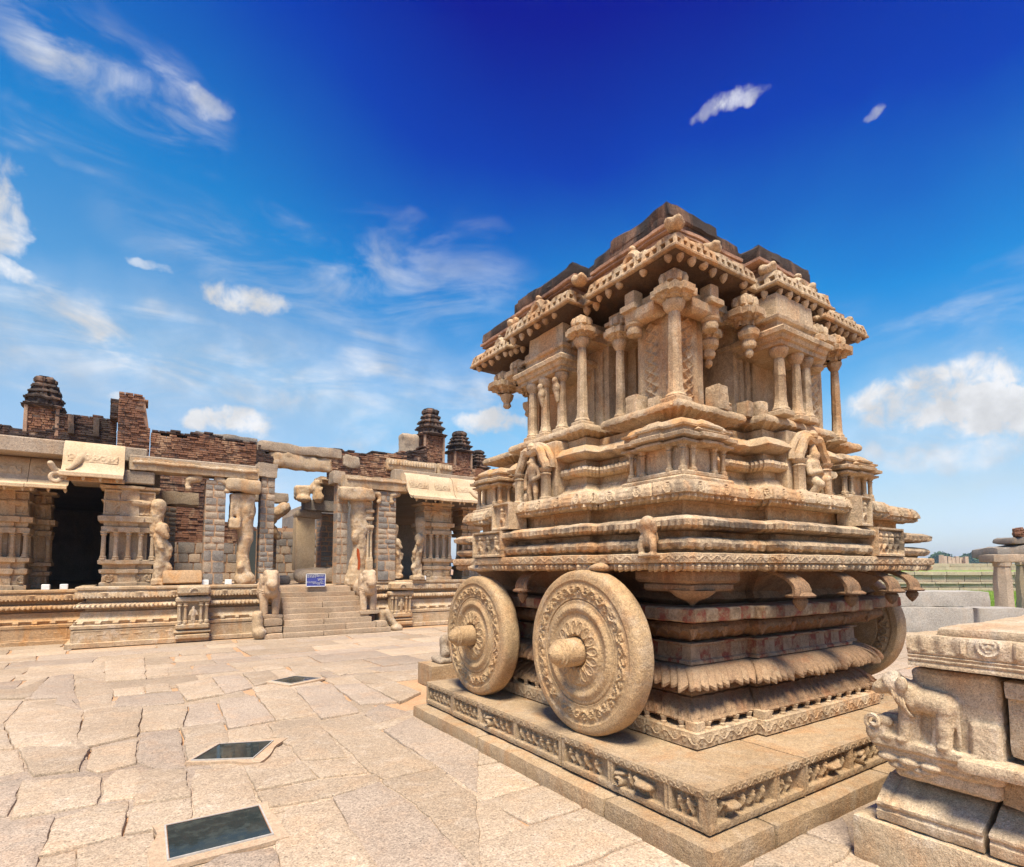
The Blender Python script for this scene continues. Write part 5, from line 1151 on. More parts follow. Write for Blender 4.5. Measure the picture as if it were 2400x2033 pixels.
def niche(cx, cy, ang, kind):
    """arched niche: two pilasters, wavy arch and a figure inside"""
    ca, sa = math.cos(ang), math.sin(ang)
    def T(lx, ly): return (cx+lx*ca-ly*sa, cy+lx*sa+ly*ca)
    def place_mb(m): 
        for i, V in enumerate(m.V):
            W_ = V.copy(); W_[:, 0] = cx+V[:, 0]*ca-V[:, 1]*sa; W_[:, 1] = cy+V[:, 0]*sa+V[:, 1]*ca; m.V[i] = W_
        return m
    m = MB(); m.box(-.29, .29, .02, .25, 2.22, 2.76, .01); root = place_mb(m).build('niche', mc, CH, .005)
    for s in (-1, 1):
        m = MB(); m.lathe(s*.21, -.03, [(.062, 2.215), (.062, 2.24), (.048, 2.25), (.045, 2.44), (.056, 2.455), (.042, 2.47), (.06, 2.49), (.066, 2.51)], 8, R(22.5))
        place_mb(m).build('pilaster', mc, root, .003)
    m = MB(); m.tube([(.21*math.cos(t)*(1+.06*math.cos(6*t)), -.03, 2.51+.20*math.sin(t)*(1+.10*math.cos(6*t))) for t in np.linspace(0, math.pi, 25)], .045, 8)
    m.tube([(.27*math.cos(t), .0, 2.51+.25*math.sin(t)) for t in np.linspace(0, math.pi, 25)], .03, 8)
    m.lathe(0, -.04, [(.01, 2.70), (.045, 2.715), (.05, 2.745), (.02, 2.78)], 8); place_mb(m).build('arch', mc, root, .006, 16)
    if kind == 'stand':
        pr_ = [('e', (0, -.03, 2.60), (.040, .038, .050)), ('e', (0, -.02, 2.65), (.028, .028, .030)), ('e', (0, -.075, 2.588), (.018, .022, .018)), ('c', (0, -.02, 2.535), (0, -.02, 2.43), .062, .050), ('e', (0, -.02, 2.415), (.066, .045, .045)),
               ('c', (-.03, -.02, 2.40), (-.045, -.03, 2.31), .036, .028), ('c', (-.045, -.03, 2.31), (-.04, -.02, 2.225), .027, .02), ('c', (.03, -.02, 2.40), (.05, -.03, 2.31), .036, .028), ('c', (.05, -.03, 2.31), (.04, -.02, 2.225), .027, .02),
               ('c', (-.07, -.02, 2.53), (-.11, -.03, 2.44), .026, .022), ('c', (-.11, -.03, 2.44), (-.09, -.05, 2.36), .022, .02), ('c', (.07, -.02, 2.53), (.115, -.03, 2.45), .026, .022), ('c', (.115, -.03, 2.45), (.05, -.06, 2.42), .022, .02), ('e', (-.10, -.03, 2.27), (.03, .03, .055))]
    else:
        pr_ = [('e', (0, -.05, 2.56), (.042, .045, .050)), ('c', (0, -.04, 2.60), (0, -.03, 2.69), .038, .016), ('e', (-.05, -.02, 2.545), (.016, .016, .022)), ('c', (0, -.03, 2.49), (0, -.03, 2.38), .062, .055),
               ('c', (-.07, -.03, 2.49), (-.10, -.06, 2.40), .028, .024), ('c', (-.10, -.06, 2.40), (0, -.10, 2.42), .024, .02), ('c', (.07, -.03, 2.49), (.10, -.06, 2.40), .028, .024), ('c', (.10, -.06, 2.40), (0, -.10, 2.42), .024, .02),
               ('c', (-.02, -.03, 2.36), (-.06, -.12, 2.30), .05, .04), ('c', (-.06, -.12, 2.30), (-.07, -.06, 2.235), .036, .03), ('c', (.03, -.03, 2.35), (.09, -.10, 2.36), .048, .04), ('c', (.09, -.10, 2.36), (.10, -.10, 2.235), .036, .03)]
    r = blob_mesh(pr_, .008, .002); n_ = len(r.vertices); V = np.empty(n_*3); r.vertices.foreach_get('co', V); V = V.reshape(-1, 3); W_ = V.copy()
    W_[:, 0] = cx+V[:, 0]*ca-V[:, 1]*sa; W_[:, 1] = cy+V[:, 0]*sa+V[:, 1]*ca; r.vertices.foreach_set('co', W_.ravel()); r.update()
    link('figure', r, root, mc)
niche(4.74, 2.50, 0, 'kneel'); niche(3.06, 4.18, R(-90), 'stand')
# ---- pedestal tier under the pillars
RP = plan(3.30, 6.02, 2.70, 5.42, (4.22, 5.24), (3.62, 4.70), .12, (.18, .14))
course('pedestal_slab', RP, [(-.14, 2.745), (-.10, 2.755), (-.03, 2.772), (.035, 2.79), (.045, 2.80), (.05, 2.825), (.045, 2.845), (.03, 2.865), (-.3, 2.868)], mc, CH, ds=.012, amp=.006, disp=d_rib(.075, .014, np.array([0, .3, .8, 1, .6, 0, 0, 0, 0]), .022, np.array([0, .3, 1, 1, .4, 0, 0, 0, 0]), .8))
# ---- body walls
body = MB(); body.box(3.86, 5.64, 3.24, 4.98, 2.86, 4.0, .01); body.build('sanctum_wall', mc, CH, .004)
def foliage(W, H, seed):
    rs = random.Random(seed)
    def hf(U, V):
        u = U-W/2; t = V/H
        Hh = .012*ridge(np.abs(u)-W*.40, .012)-.0*U
        x = np.abs(u); p_ = .085; ph = (V/p_) % 1.0-.5
        D = np.abs(ph*p_)+x*.8
        lf = np.maximum(ridge(D-.045, .012), .9*ridge(np.hypot(x-.028, ph*p_), .012)); lf = np.maximum(lf, .8*ridge(np.hypot(x-.012, (np.abs(ph)-.5)*p_), .012))
        return Hh+.020*lf*(x < W*.30)*((t > .06) & (t < .95))
    return hf
for (x0_, x1_, y0_, y1_) in ((3.50, 3.88, 2.90, 3.28), (5.62, 5.84, 2.94, 3.28), (3.66, 3.88, 4.92, 5.15)):
    stone('corner_wall', x0_, x1_, y0_, y1_, 2.86, 3.78, mc, CH, d=.08, bev=.008, amp=.005)
panel('foliage_panel', (3.497, 3.27, 2.89), (0, -1, 0), (0, 0, 1), (-1, 0, 0), .36, .84, foliage(.30, .84, 1), mc, CH, res=.0075, back=.02)
panel('foliage_panel', (3.515, 2.897, 2.89), (1, 0, 0), (0, 0, 1), (0, -1, 0), .35, .84, foliage(.30, .84, 2), mc, CH, res=.0075, back=.02)
# bay blocks and shallow pilasters on the walls
for q in ((3.60, 3.88, 3.74, 4.72), (4.30, 5.30, 2.90, 3.26)): stone('bay_wall', q[0], q[1], q[2], q[3], 2.86, 3.86, mc, CH, d=.08, bev=.008, amp=.005)
for x in (3.93, 4.02, 4.12): stone('wall_pilaster', x, x+.05, 3.215, 3.25, 2.87, 3.72, mc, CH, d=.05, bev=.006, amp=.003)
for x in (4.36, 4.45, 4.55): stone('wall_pilaster', x, x+.055, 2.876, 2.91, 2.87, 3.60, mc, CH, d=.05, bev=.006, amp=.003)
for y in (3.38, 3.50, 3.62): stone('wall_pilaster', 3.835, 3.87, y, y+.055, 2.87, 3.72, mc, CH, d=.05, bev=.006, amp=.003)
for y in (3.80, 3.92): stone('wall_pilaster', 3.575, 3.61, y, y+.055, 2.87, 3.66, mc, CH, d=.05, bev=.006, amp=.003)
panel('wall_panel', (3.90, 3.238, 2.92), (1, 0, 0), (0, 0, 1), (0, -1, 0), .40, .78, lambda U, V: .006*medal((U % .13)-.065, (V % .13)-.065, .05), mc, CH, res=.009, back=.02)
# ---- pillars
def pillar(x, y, z0, z1, r=.05, cap=True, name='pillar', base=True, broken=None, rot=R(22.5), capw=.13):
    m = MB(); H = z1-z0; b0 = z0
    if base: m.box(x-r*1.6, x+r*1.6, y-r*1.6, y+r*1.6, z0, z0+.05, .008); m.lathe(x, y, [(r*1.5, z0+.05), (r*1.55, z0+.065), (r*1.2, z0+.085), (r*1.15, z0+.12)], 8, rot); b0 = z0+.09
    zt = z1-.10 if cap else z1
    if broken: zt = b0+broken
    m.lathe(x, y, [(r*1.12, b0), (r*1.05, b0+.10*(zt-b0)), (r*1.0, b0+.30*(zt-b0)), (r*1.04, b0+.31*(zt-b0)), (r*.92, b0+.62*(zt-b0)), (r*.98, b0+.63*(zt-b0)), (r*.85, zt-.02), (r*.8, zt)], 8 if not broken else 4, rot if not broken else R(45))
    if cap and not broken:
        m.lathe(x, y, [(r*.8, zt), (r*1.2, zt+.02), (r*1.55, zt+.05), (r*1.6, zt+.075), (r*1.25, zt+.10)], 10)
    return m.build(name, mc, CH, .004, 14)
def capital(x, y, z0, w=.14, h=.2, name='capital', parent=None, broken=False):
    """cross-shaped bracket capital: scalloped corbel, abacus slab and block above"""
    P = plan(x-w, x+w, y-w, y+w, (x-w*.5, x+w*.5), (y-w*.5, y+w*.5), w*.22)
    o = course(name, P, [(-w*.58, z0), (-w*.54, z0+h*.13), (-w*.30, z0+h*.15), (-w*.27, z0+h*.21), (-w*.06, z0+h*.235), (0, z0+h*.26), (.002, z0+h*.48), (-.008, z0+h*.51), (-w*.4, z0+h*.52)], mc, CH, ds=.013, amp=.005, disp=d_rib(.05, .008, np.array([0, 0, .6, .8, 1, 0, 0, 0, 0]), .010, np.array([0, 0, .6, .8, 1, .4, 0, 0, 0])))
    m = MB(); m.box(x-w*.62, x+w*.62, y-w*.62, y+w*.62, z0+h*.54, z0+h*1.02, .01)
    for sx, sy in ((0, -1), (-1, 0)):
        for k_ in (-1, 1): m.lathe(x+sx*w*.6+(k_*w*.3 if sx == 0 else 0), y+sy*w*.6+(k_*w*.3 if sy == 0 else 0), [(.01, z0+h*.60), (.03, z0+h*.66), (.034, z0+h*.82), (.02, z0+h*.95)], 8)
    m.build('capital_block', mc, o, .005, 16)
    return o
ZP = 2.866
pillar(3.40, 2.80, ZP, 3.70, .056); capital(3.40, 2.80, 3.66, .125, .25)
def beam_arm(x0, x1, y0, y1):
    P = plan(x0, x1, y0, y1); course('capital_arm', P, [(-.05, 3.635), (-.02, 3.64), (.0, 3.662), (.002, 3.672), (.0, 3.745), (-.012, 3.752), (-.04, 3.755)], mc, CH, ds=.02, amp=.006, disp=d_rib(.05, .010, np.array([0, .4, 1, .4, 0, 0, 0]), .012, np.array([0, .5, 1, .3, 0, 0, 0])))
beam_arm(3.33, 3.47, 2.94, 3.26); beam_arm(3.54, 3.88, 2.735, 2.87)
for x, y in ((3.38, 3.20), (3.82, 2.78)):     # bulbs where the outer pillars broke away, and blocks above the arms
    m = MB(); m.lathe(x, y, [(.035, 3.545), (.060, 3.552), (.068, 3.58), (.058, 3.615), (.075, 3.63), (.078, 3.645)], 12); m.build('hanging_lotus', mc, CH, .004, 20)
    stone('capital_block', x-.085, x+.085, y-.085, y+.085, 3.75, 3.80, mc, CH, d=.03, bev=.008, amp=.005); stone('capital_block', x-.055, x+.055, y-.055, y+.055, 3.80, 3.92, mc, CH, d=.03, bev=.012, amp=.008)
pillar(3.45, 3.44, ZP, 3.62, .042); capital(3.45, 3.44, 3.58, .10, .24)
pillar(3.27, 3.74, ZP, 3.70, .048); capital(3.27, 3.74, 3.66, .105, .22)
# near-left porch (west bay): three pillars, lintel and stepped roof
for y in (4.03, 4.26, 4.47): pillar(3.27 if y < 4.1 else 3.25, y, ZP, 3.47, .045)
for y in (4.03, 4.26):
    blob('pillar_rider', [('e', (3.20, y, 3.30), (.035, .04, .06)), ('e', (3.185, y, 3.37), (.03, .03, .035)), ('c', (3.205, y, 3.25), (3.215, y, 3.18), .03, .02)], .01, mc, CH, .003)
RL = plan(3.20, 3.75, 3.95, 4.62)
course('porch_lintel', RL, [(-.03, 3.46), (0, 3.465), (0, 3.50), (.02, 3.508), (.03, 3.54), (.055, 3.55), (.06, 3.585), (.045, 3.60), (0, 3.62)], mc, CH, ds=.05, amp=.005)
course('porch_attic', plan(3.26, 3.75, 4.0, 4.56), [(0, 3.60), (.02, 3.63), (0, 3.645), (0, 3.70), (.025, 3.715), (.03, 3.74), (0, 3.755), (-.01, 3.95)], mc, CH, ds=.05, amp=.005)
# front bay porch
for x in (4.42, 4.68, 4.84): pillar(x, 2.55, ZP, 3.47, .05 if x < 4.5 else .042)
RL2 = plan(4.34, 5.02, 2.48, 3.0)
course('porch_lintel', RL2, [(-.03, 3.46), (0, 3.465), (0, 3.50), (.02, 3.508), (.03, 3.54), (.055, 3.55), (.06, 3.585), (.045, 3.60), (0, 3.62)], mc, CH, ds=.05, amp=.005)
course('porch_attic', plan(4.40, 4.98, 2.54, 3.0), [(0, 3.60), (.02, 3.63), (0, 3.645), (0, 3.70), (.025, 3.715), (.03, 3.74), (0, 3.755), (-.01, 3.95)], mc, CH, ds=.05, amp=.005)
stone('bay_wall', 5.05, 5.33, 2.66, 3.0, ZP, 3.62, mc, CH, d=.06, bev=.008, amp=.004)
panel('foliage_panel', (5.06, 2.657, 2.9), (1, 0, 0), (0, 0, 1), (0, -1, 0), .26, .68, foliage(.24, .68, 3), mc, CH, res=.009, back=.02)
m = MB(); m.lathe(5.16, 2.64, [(.05, 3.42), (.085, 3.45), (.07, 3.48), (.10, 3.52), (.11, 3.56)], 10); m.build('lotus_capital', mc, CH, .004)
capital(5.10, 2.60, 3.58, .13, .24); capital(5.46, 2.62, 3.58, .13, .24)
pillar(5.50, 2.62, 2.80, 3.60, .040)
capital(4.18, 2.70, 3.64, .12, .25)
for (x, y, zz, s) in ((4.20, 2.68, 3.48, 1.), (3.98, 2.92, 3.42, 1.0)):
    m = MB(); m.lathe(x, y, [(.008, zz-.11), (.03, zz-.09), (.035, zz-.06), (.025, zz-.04), (.055, zz-.02), (.062, zz+.01), (.05, zz+.04), (.085, zz+.07), (.09, zz+.11), (.05, zz+.16)], 10); m.build('hanging_lotus', mc, CH, .005, 18)
capital(3.98, 2.94, 3.52, .095, .22)
capital(3.36, 4.86, 3.60, .12, .24); capital(3.42, 5.26, 3.60, .14, .24)
capital(3.60, 5.05, 3.56, .10, .22)
for x, y, zz in ((3.44, 5.24, 3.54), (3.60, 5.03, 3.42)):
    m = MB(); m.lathe(x, y, [(.03, zz-.10), (.05, zz-.08), (.04, zz-.04), (.07, zz), (.08, zz+.05)], 8); m.build('hanging_lotus', mc, CH, .006, 18)
# broken stumps on the pedestal
for x, y, h_, r_ in ((3.39, 3.20, .17, .07), (3.80, 2.72, .20, .065), (4.28, 2.66, .13, .055), (4.15, 2.70, .12, .05), (3.45, 3.02, .12, .06)):
    stone('pillar_stump', x-r_, x+r_, y-r_, y+r_, ZP-.01, ZP+h_, mc, CH, d=.03, bev=.014, amp=.012, freq=12)
m = MB(); m.lathe(3.90, 2.74, [(.075, ZP), (.08, ZP+.03), (.06, ZP+.045), (.075, ZP+.06), (.045, ZP+.09), (.038, ZP+.20), (.03, ZP+.22)], 10); m.build('pillar_stump', mc, CH, .004)
course('capital_beam', plan(3.42, 5.92, 2.82, 5.30, (4.30, 5.24), (3.72, 4.74), .10, (.16, .14)), [(-.05, 3.70), (-.02, 3.705), (-.02, 3.76), (.02, 3.77), (.02, 3.80), (-.01, 3.81), (-.01, 3.86)], mc, CH, ds=.05, amp=.006)
# ---- architrave and eave
NT_ = (.11, .075)
RE = plan(3.22, 6.25, 2.62, 5.72, (4.36, 5.26), (3.74, 4.80), .12, NT_)
RA = plan(3.22, 6.25, 2.62, 5.72, (4.36, 5.26), (3.74, 4.80), .14, NT_)
course('architrave', RA, [(-.36, 3.80), (-.34, 3.86), (-.28, 3.88), (-.30, 3.93), (-.14, 3.975), (-.10, 3.99)], M['soffit_shade_stain'], CH, ds=.08, amp=.008)
def fascia(Ss, L, Sa, nr, Z):
    k_ = np.maximum(1, np.round(L/.082)); ph = np.abs((Ss/L*k_) % 1.0-.5)
    O = np.zeros((len(Z), len(Ss))); Zd = np.zeros_like(O)
    for i, z in enumerate(Z):
        if 4.045 < z < 4.085: O[i] = np.where((ph < .24) & (np.minimum(Ss, L-Ss) > .03), -.045, 0)
        if z > 4.10: Zd[i] = .022*np.abs(np.sin(np.pi*Ss/.082))**.8*(1 if z < 4.17 else .4); O[i] = .010*np.cos(2*np.pi*Ss/.082)*(z < 4.17)+.01*np.sin(Ss*23)
    return O, Zd
EAVE = course('eave', RE, [(-.14, 3.985), (-.02, 4.005), (0, 4.012), (.002, 4.028), (-.004, 4.034), (-.008, 4.040), (-.010, 4.047), (-.012, 4.056), (-.014, 4.066), (-.016, 4.076), (-.018, 4.083), (-.020, 4.09), (-.022, 4.10), (-.03, 4.115), (-.06, 4.135), (-.09, 4.15), (-.12, 4.172), (-.17, 4.19), (-.22, 4.21)], mc, CH, ds=.011, amp=.006, disp=fascia)
course('eave_soffit', RE, [(-.37, 3.895), (-.30, 3.93), (-.16, 3.968), (-.022, 3.994)], M['soffit_shade_stain'], CH, ds=.08, amp=.006, caps=False)  # thin skin under the eave carrying the painted shade and stain
dp = MB(); dp.lathe(0, 0, [(.005, -.062), (.020, -.048), (.033, -.022), (.036, .0), (.03, .02)], 9); dpm = dp.me(.003, 40); dpm.materials.append(mc)
Pq, nq, Lq = offset(RE, -.055)
for i in range(len(Pq)):
    a, b = Pq[i], Pq[(i+1) % len(Pq)]; L_ = np.linalg.norm(b-a)
    if nq[i][0] > .5 or nq[i][1] > .5: continue
    k_ = max(1, int(round(L_/.135)))
    for j in range(k_):
        q = a+(b-a)*((j+.5)/k_); k2 = rnd.uniform(.82, 1.12)
        if rnd.random() > .06: place('eave_pendant', dpm, (q[0]+rnd.uniform(-.008, .008), q[1]+rnd.uniform(-.008, .008), 3.992), EAVE, rot=(rnd.uniform(-.12, .12), rnd.uniform(-.12, .12), rnd.random()*3), scale=(k2, k2, rnd.uniform(.65, 1.15)))
# crest ornaments: scrolled gables standing on the eave
def crest(x, y, ang, w_=.16, h_=.16):
    ca, sa = math.cos(ang), math.sin(ang); m = MB()
    T = lambda lx, ly, z: (x+lx*ca-ly*sa, y+lx*sa+ly*ca, z)
    n_ = 16; tt = np.linspace(0, math.pi, n_)
    A = np.array([[T(w_*.72*math.cos(t), -.012, 4.10+h_*.80*math.sin(t)**.8) for t in tt], [T(w_*.50*math.cos(t), -.038, 4.10+h_*.62*math.sin(t)) for t in tt], [T(w_*.36*math.cos(t), -.030, 4.10+h_*.46*math.sin(t)) for t in tt], [T(w_*.30*math.cos(t), .0, 4.10+h_*.38*math.sin(t)) for t in tt], [T(0, .0, 4.10) for t in tt]]); m.grid(A)
    B_ = np.array([A[0], [T(w_*.70*math.cos(t), .06, 4.10+h_*.76*math.sin(t)**.8) for t in tt], [T(0, .06, 4.10) for t in tt]]); m.grid(B_[::-1])
    for k_ in (-1, 1): m.tube([T(k_*(w_*.78+.035*math.cos(t)), 0, 4.125+.035*math.sin(t)) for t in np.linspace(-2, 2.4, 8)], .020, 6)
    m.lathe(*T(0, .01, 0)[:2], [(.03, 4.12+h_*.70), (.036, 4.12+h_*.80), (.026, 4.12+h_*.92), (.008, 4.12+h_*1.0)], 8)
    m.build('crest_gable', mc, EAVE, .008, 14)
crest(3.30, 3.14, R(-90)); crest(3.16, 4.26, R(-90), .18, .17); crest(3.32, 5.20, R(-90)); crest(4.84, 2.58, 0, .18, .14); crest(5.72, 2.72, 0, .13, .12)
for q in ((3.27, 2.67, 4.20), (3.78, 2.71, 4.19), (3.22, 3.70, 4.20), (4.42, 2.62, 4.17), (5.06, 2.62, 4.17), (6.05, 2.75, 4.16), (3.20, 4.72, 4.18)):
    blob('crest_scroll', [('e', q, (.075, .075, .045)), ('e', (q[0]-.02, q[1]-.05, q[2]+.015), (.04, .035, .035)), ('e', (q[0]-.05, q[1]+.02, q[2]+.015), (.035, .04, .035)), ('e', (q[0]+.03, q[1]-.02, q[2]+.035), (.03, .03, .02))], .014, mc, EAVE, .012, 22)
# ---- roof remains: mortar band and blackened parapet blocks
course('roof_slab', plan(3.30, 6.05, 2.74, 5.62, (4.42, 5.22), (3.80, 4.76), .10, (.10, .10)), [(-.05, 4.10), (-.05, 4.22), (-.06, 4.23), (-.02, 4.235), (-.02, 4.25), (-.06, 4.262)], M['roofpink'], CH, ds=.08, amp=.012)
def parapet(P, z1, z0=4.258):
    course('roof_band', P, [(0, z0), (.018, z0+.006), (.02, z0+.030), (-.005, z0+.038)], M['roofpink'], CH, ds=.05, amp=.010)
    course('roof_parapet', P, [(-.012, z0+.036), (-.004, z0+.05), (-.008, z1-.025), (-.035, z1), (-.06, z1+.006)], M['roofdark'], CH, ds=.05, amp=.014, freq=7)
parapet(plan(3.32, 5.56, 2.77, 5.60, (4.36, 5.22), (3.76, 4.76), .11, (.12, .05)), 4.425)
course('roof_parapet', plan(3.31, 3.94, 2.76, 3.40), [(-.02, 4.34), (-.004, 4.36), (-.008, 4.455), (-.05, 4.485), (-.10, 4.49)], M['roofdark'], CH, ds=.05, amp=.022, freq=6)
course('roof_parapet', plan(4.40, 5.20, 2.67, 3.30), [(-.02, 4.34), (-.004, 4.36), (-.008, 4.435), (-.05, 4.465), (-.10, 4.47)], M['roofdark'], CH, ds=.05, amp=.026, freq=6)
course('roof_parapet', plan(3.22, 3.90, 3.80, 4.72), [(-.02, 4.34), (-.004, 4.36), (-.008, 4.43), (-.05, 4.46), (-.10, 4.465)], M['roofdark'], CH, ds=.05, amp=.026, freq=6)
# ---- wheels
def wheel_mesh():
    Rw = .595; n = 220
    th = np.arange(n)*2*np.pi/n
    def hfront(r, t):
        q = r/Rw; s = t*Rw*.73
        base = np.interp(q, [0, .17, .185, .205, .23, .37, .395, .41, .47, .485, .50, .555, .57, .585, .625, .635, .645, .66, .84, .855, .87, .94, .965, .985, 1.0],
                            [-.03, -.03, .012, .024, .028, .016, .014, .0, .0, .010, .013, .013, .008, .0, .0, -.014, .002, -.001, -.004, -.008, .006, .002, -.004, -.014, -.032])
        H = base
        # lotus petals around the hub
        ph = (t/(2*np.pi)*16) % 1-.5; T = (q-.21)/.17
        pet = np.where((T > 0) & (T < 1), .010*ridge(np.abs(ph)-.42*np.sin(np.pi*np.clip(T, 0.02, .98))**.6, .09)+.007*ridge(np.hypot(ph*1.3, T-.72), .16), 0)
        H = H+pet
        # beaded ring
        bd = (t/(2*np.pi)*56) % 1-.5; H = H+np.where((q > .50) & (q < .56), .008*ridge(np.hypot(bd*.07*.53, (q-.528)*1.0), .02), 0)
        # running scroll
        T2 = (q-.665)/(.835-.665); H = H+np.where((T2 > .02) & (T2 < .98), .019*vine(t*Rw*.75*1.0, np.clip(T2, 0, 1), .101, 2*np.pi*Rw*.75/18), 0)
        return H
    rs_ = np.concatenate([np.linspace(.165, .24, 8), np.linspace(.245, .40, 14), np.linspace(.405, .66, 24), np.linspace(.668, .838, 20), np.linspace(.845, .96, 8), [.972, .988, 1.0]])*Rw
    V = []
    for r in rs_: h = hfront(np.full(n, r), th); V.append(np.column_stack([-h, r*np.cos(th), r*np.sin(th)]))
    nf = len(rs_)
    for d_, rr_ in ((.06, 1.004), (.13, 1.0), (.150, .992), (.165, .975)): V.append(np.column_stack([np.full(n, d_), Rw*rr_*np.cos(th), Rw*rr_*np.sin(th)]))
    rb = np.concatenate([np.linspace(.95, .86, 4), np.linspace(.84, .62, 14), np.linspace(.6, .12, 4)])*Rw
    for r in rb:
        q = r/Rw; T2 = (q-.62)/.22; h = .022*vine(th*Rw*.75, np.full(n, np.clip(T2, 0, 1)), .13, 2*np.pi*Rw*.75/18) if .05 < T2 < .95 else np.zeros(n)
        V.append(np.column_stack([np.full(n, .178-.012*(T2 > 0)*(T2 < 1))+h, r*np.cos(th), r*np.sin(th)]))
    V = np.concatenate(V); nr_ = nf+4+len(rb)
    F = quads(nr_, n, True)[:, ::-1].tolist()
    return mesh(wear(V, .003, 11), F, 40)
WM = wheel_mesh(); WM.materials.append(M['wheel'])
ax = MB(); 
prof = [(.100, .06), (.103, -.02), (.101, -.09), (.097, -.150), (.092, -.155), (.092, -.162), (.102, -.167), (.102, -.180), (.090, -.186), (.088, -.200), (.080, -.206), (.074, -.209), (.072, -.222), (.052, -.248), (.026, -.266), (.004, -.272)]
t = np.arange(28)*2*np.pi/28
AV = np.concatenate([np.column_stack([np.full(28, x_), r_*np.cos(t), r_*np.sin(t)]) for r_, x_ in prof]); ax.add(AV, quads(len(prof), 28, True)); axm = ax.me(.002, 20); axm.materials.append(M['wheel'])
pm = MB(); PVv = np.concatenate([np.column_stack([np.full(24, x_), r_*np.cos(np.arange(24)*2*np.pi/24), r_*np.sin(np.arange(24)*2*np.pi/24)]) for r_, x_ in ((.06, .05), (.06, .5))]); pm.add(PVv, quads(2, 24, True)); pmm = pm.me(); pmm.materials.append(M['under'])
for (x, y, rz) in ((2.765, 3.235, 0), (2.765, 4.82, 0), (6.85, 3.235, math.pi), (6.85, 4.82, math.pi)):
    k_ = 1.03 if y < 4 else .975; wo = place('wheel', WM, (x, y, .366+.595*k_), CH, rot=(rnd.uniform(-3, 3), 0, rz), scale=(1, k_, k_))
    a = bpy.data.objects.new('axle_cap', axm); COL.objects.link(a); a.parent = wo
    a = bpy.data.objects.new('axle', pmm); COL.objects.link(a); a.parent = wo
# ================================================================== carved platform corner in the right foreground
PR = empty('carved_platform', (4.2, .8, 0), label='corner of a carved stone platform with elephant relief in the right foreground', cat='stone platform')
mp = M['pier']
stone('base_block', 3.393, 5.6, -.9, 1.62, -.03, .222, mp, PR, d=.04, bev=.02, amp=.008, freq=6)
def lotus_stone(y0, y1, z0, z1, seed, tip=True):
    """cyma-shaped moulding stone, its curled end petals carved"""
    n, k_ = 70, 34; ys = np.linspace(y0, y1, n); prof = [(3.435, z0), (3.425, z0+.008), (3.420, z0+.055), (3.428, z0+.060), (3.428, z0+.078), (3.418, z0+.083), (3.418, z0+.100), (3.432, z0+.108), (3.52, z0+.150), (3.60, z0+.195), (3.63, z0+.20), (3.66, z1-.01), (3.70, z1), (4.3, z1)]
    t = np.linspace(0, len(prof)-1, k_); px_ = np.interp(t, range(len(prof)), [q[0] for q in prof]); pz_ = np.interp(t, range(len(prof)), [q[1] for q in prof])
    A = np.zeros((k_, n, 3)); A[..., 1] = ys[None, :]; A[..., 0] = px_[:, None]; A[..., 2] = pz_[:, None]
    if tip:   # leaf lobes carved into the far end
        g_ = np.clip((ys-y0-.22)*5, 0, 1)[None, :]
        A[..., 0] -= .020*(np.abs(np.sin(ys*36))-.4)[None, :]*np.exp(-((t-6.5)/1.6)**2)[:, None]*g_
        A[..., 2] += .030*(np.abs(np.sin(ys*30+.6))-.3)[None, :]*np.exp(-((t-8.6)/1.5)**2)[:, None]*g_
    m = MB(); m.grid(A[:, ::-1]); m.add(A[:, -1], [list(range(k_))]); m.add(A[:, 0], [list(range(k_))[::-1]])
    m.build('lotus_moulding_stone', mp, PR, .007, 9, 28)
lotus_stone(1.035, 1.50, .228, .45, 1); lotus_stone(.45, 1.01, .228, .47, 2, False); lotus_stone(-.6, .43, .228, .47, 3, False)
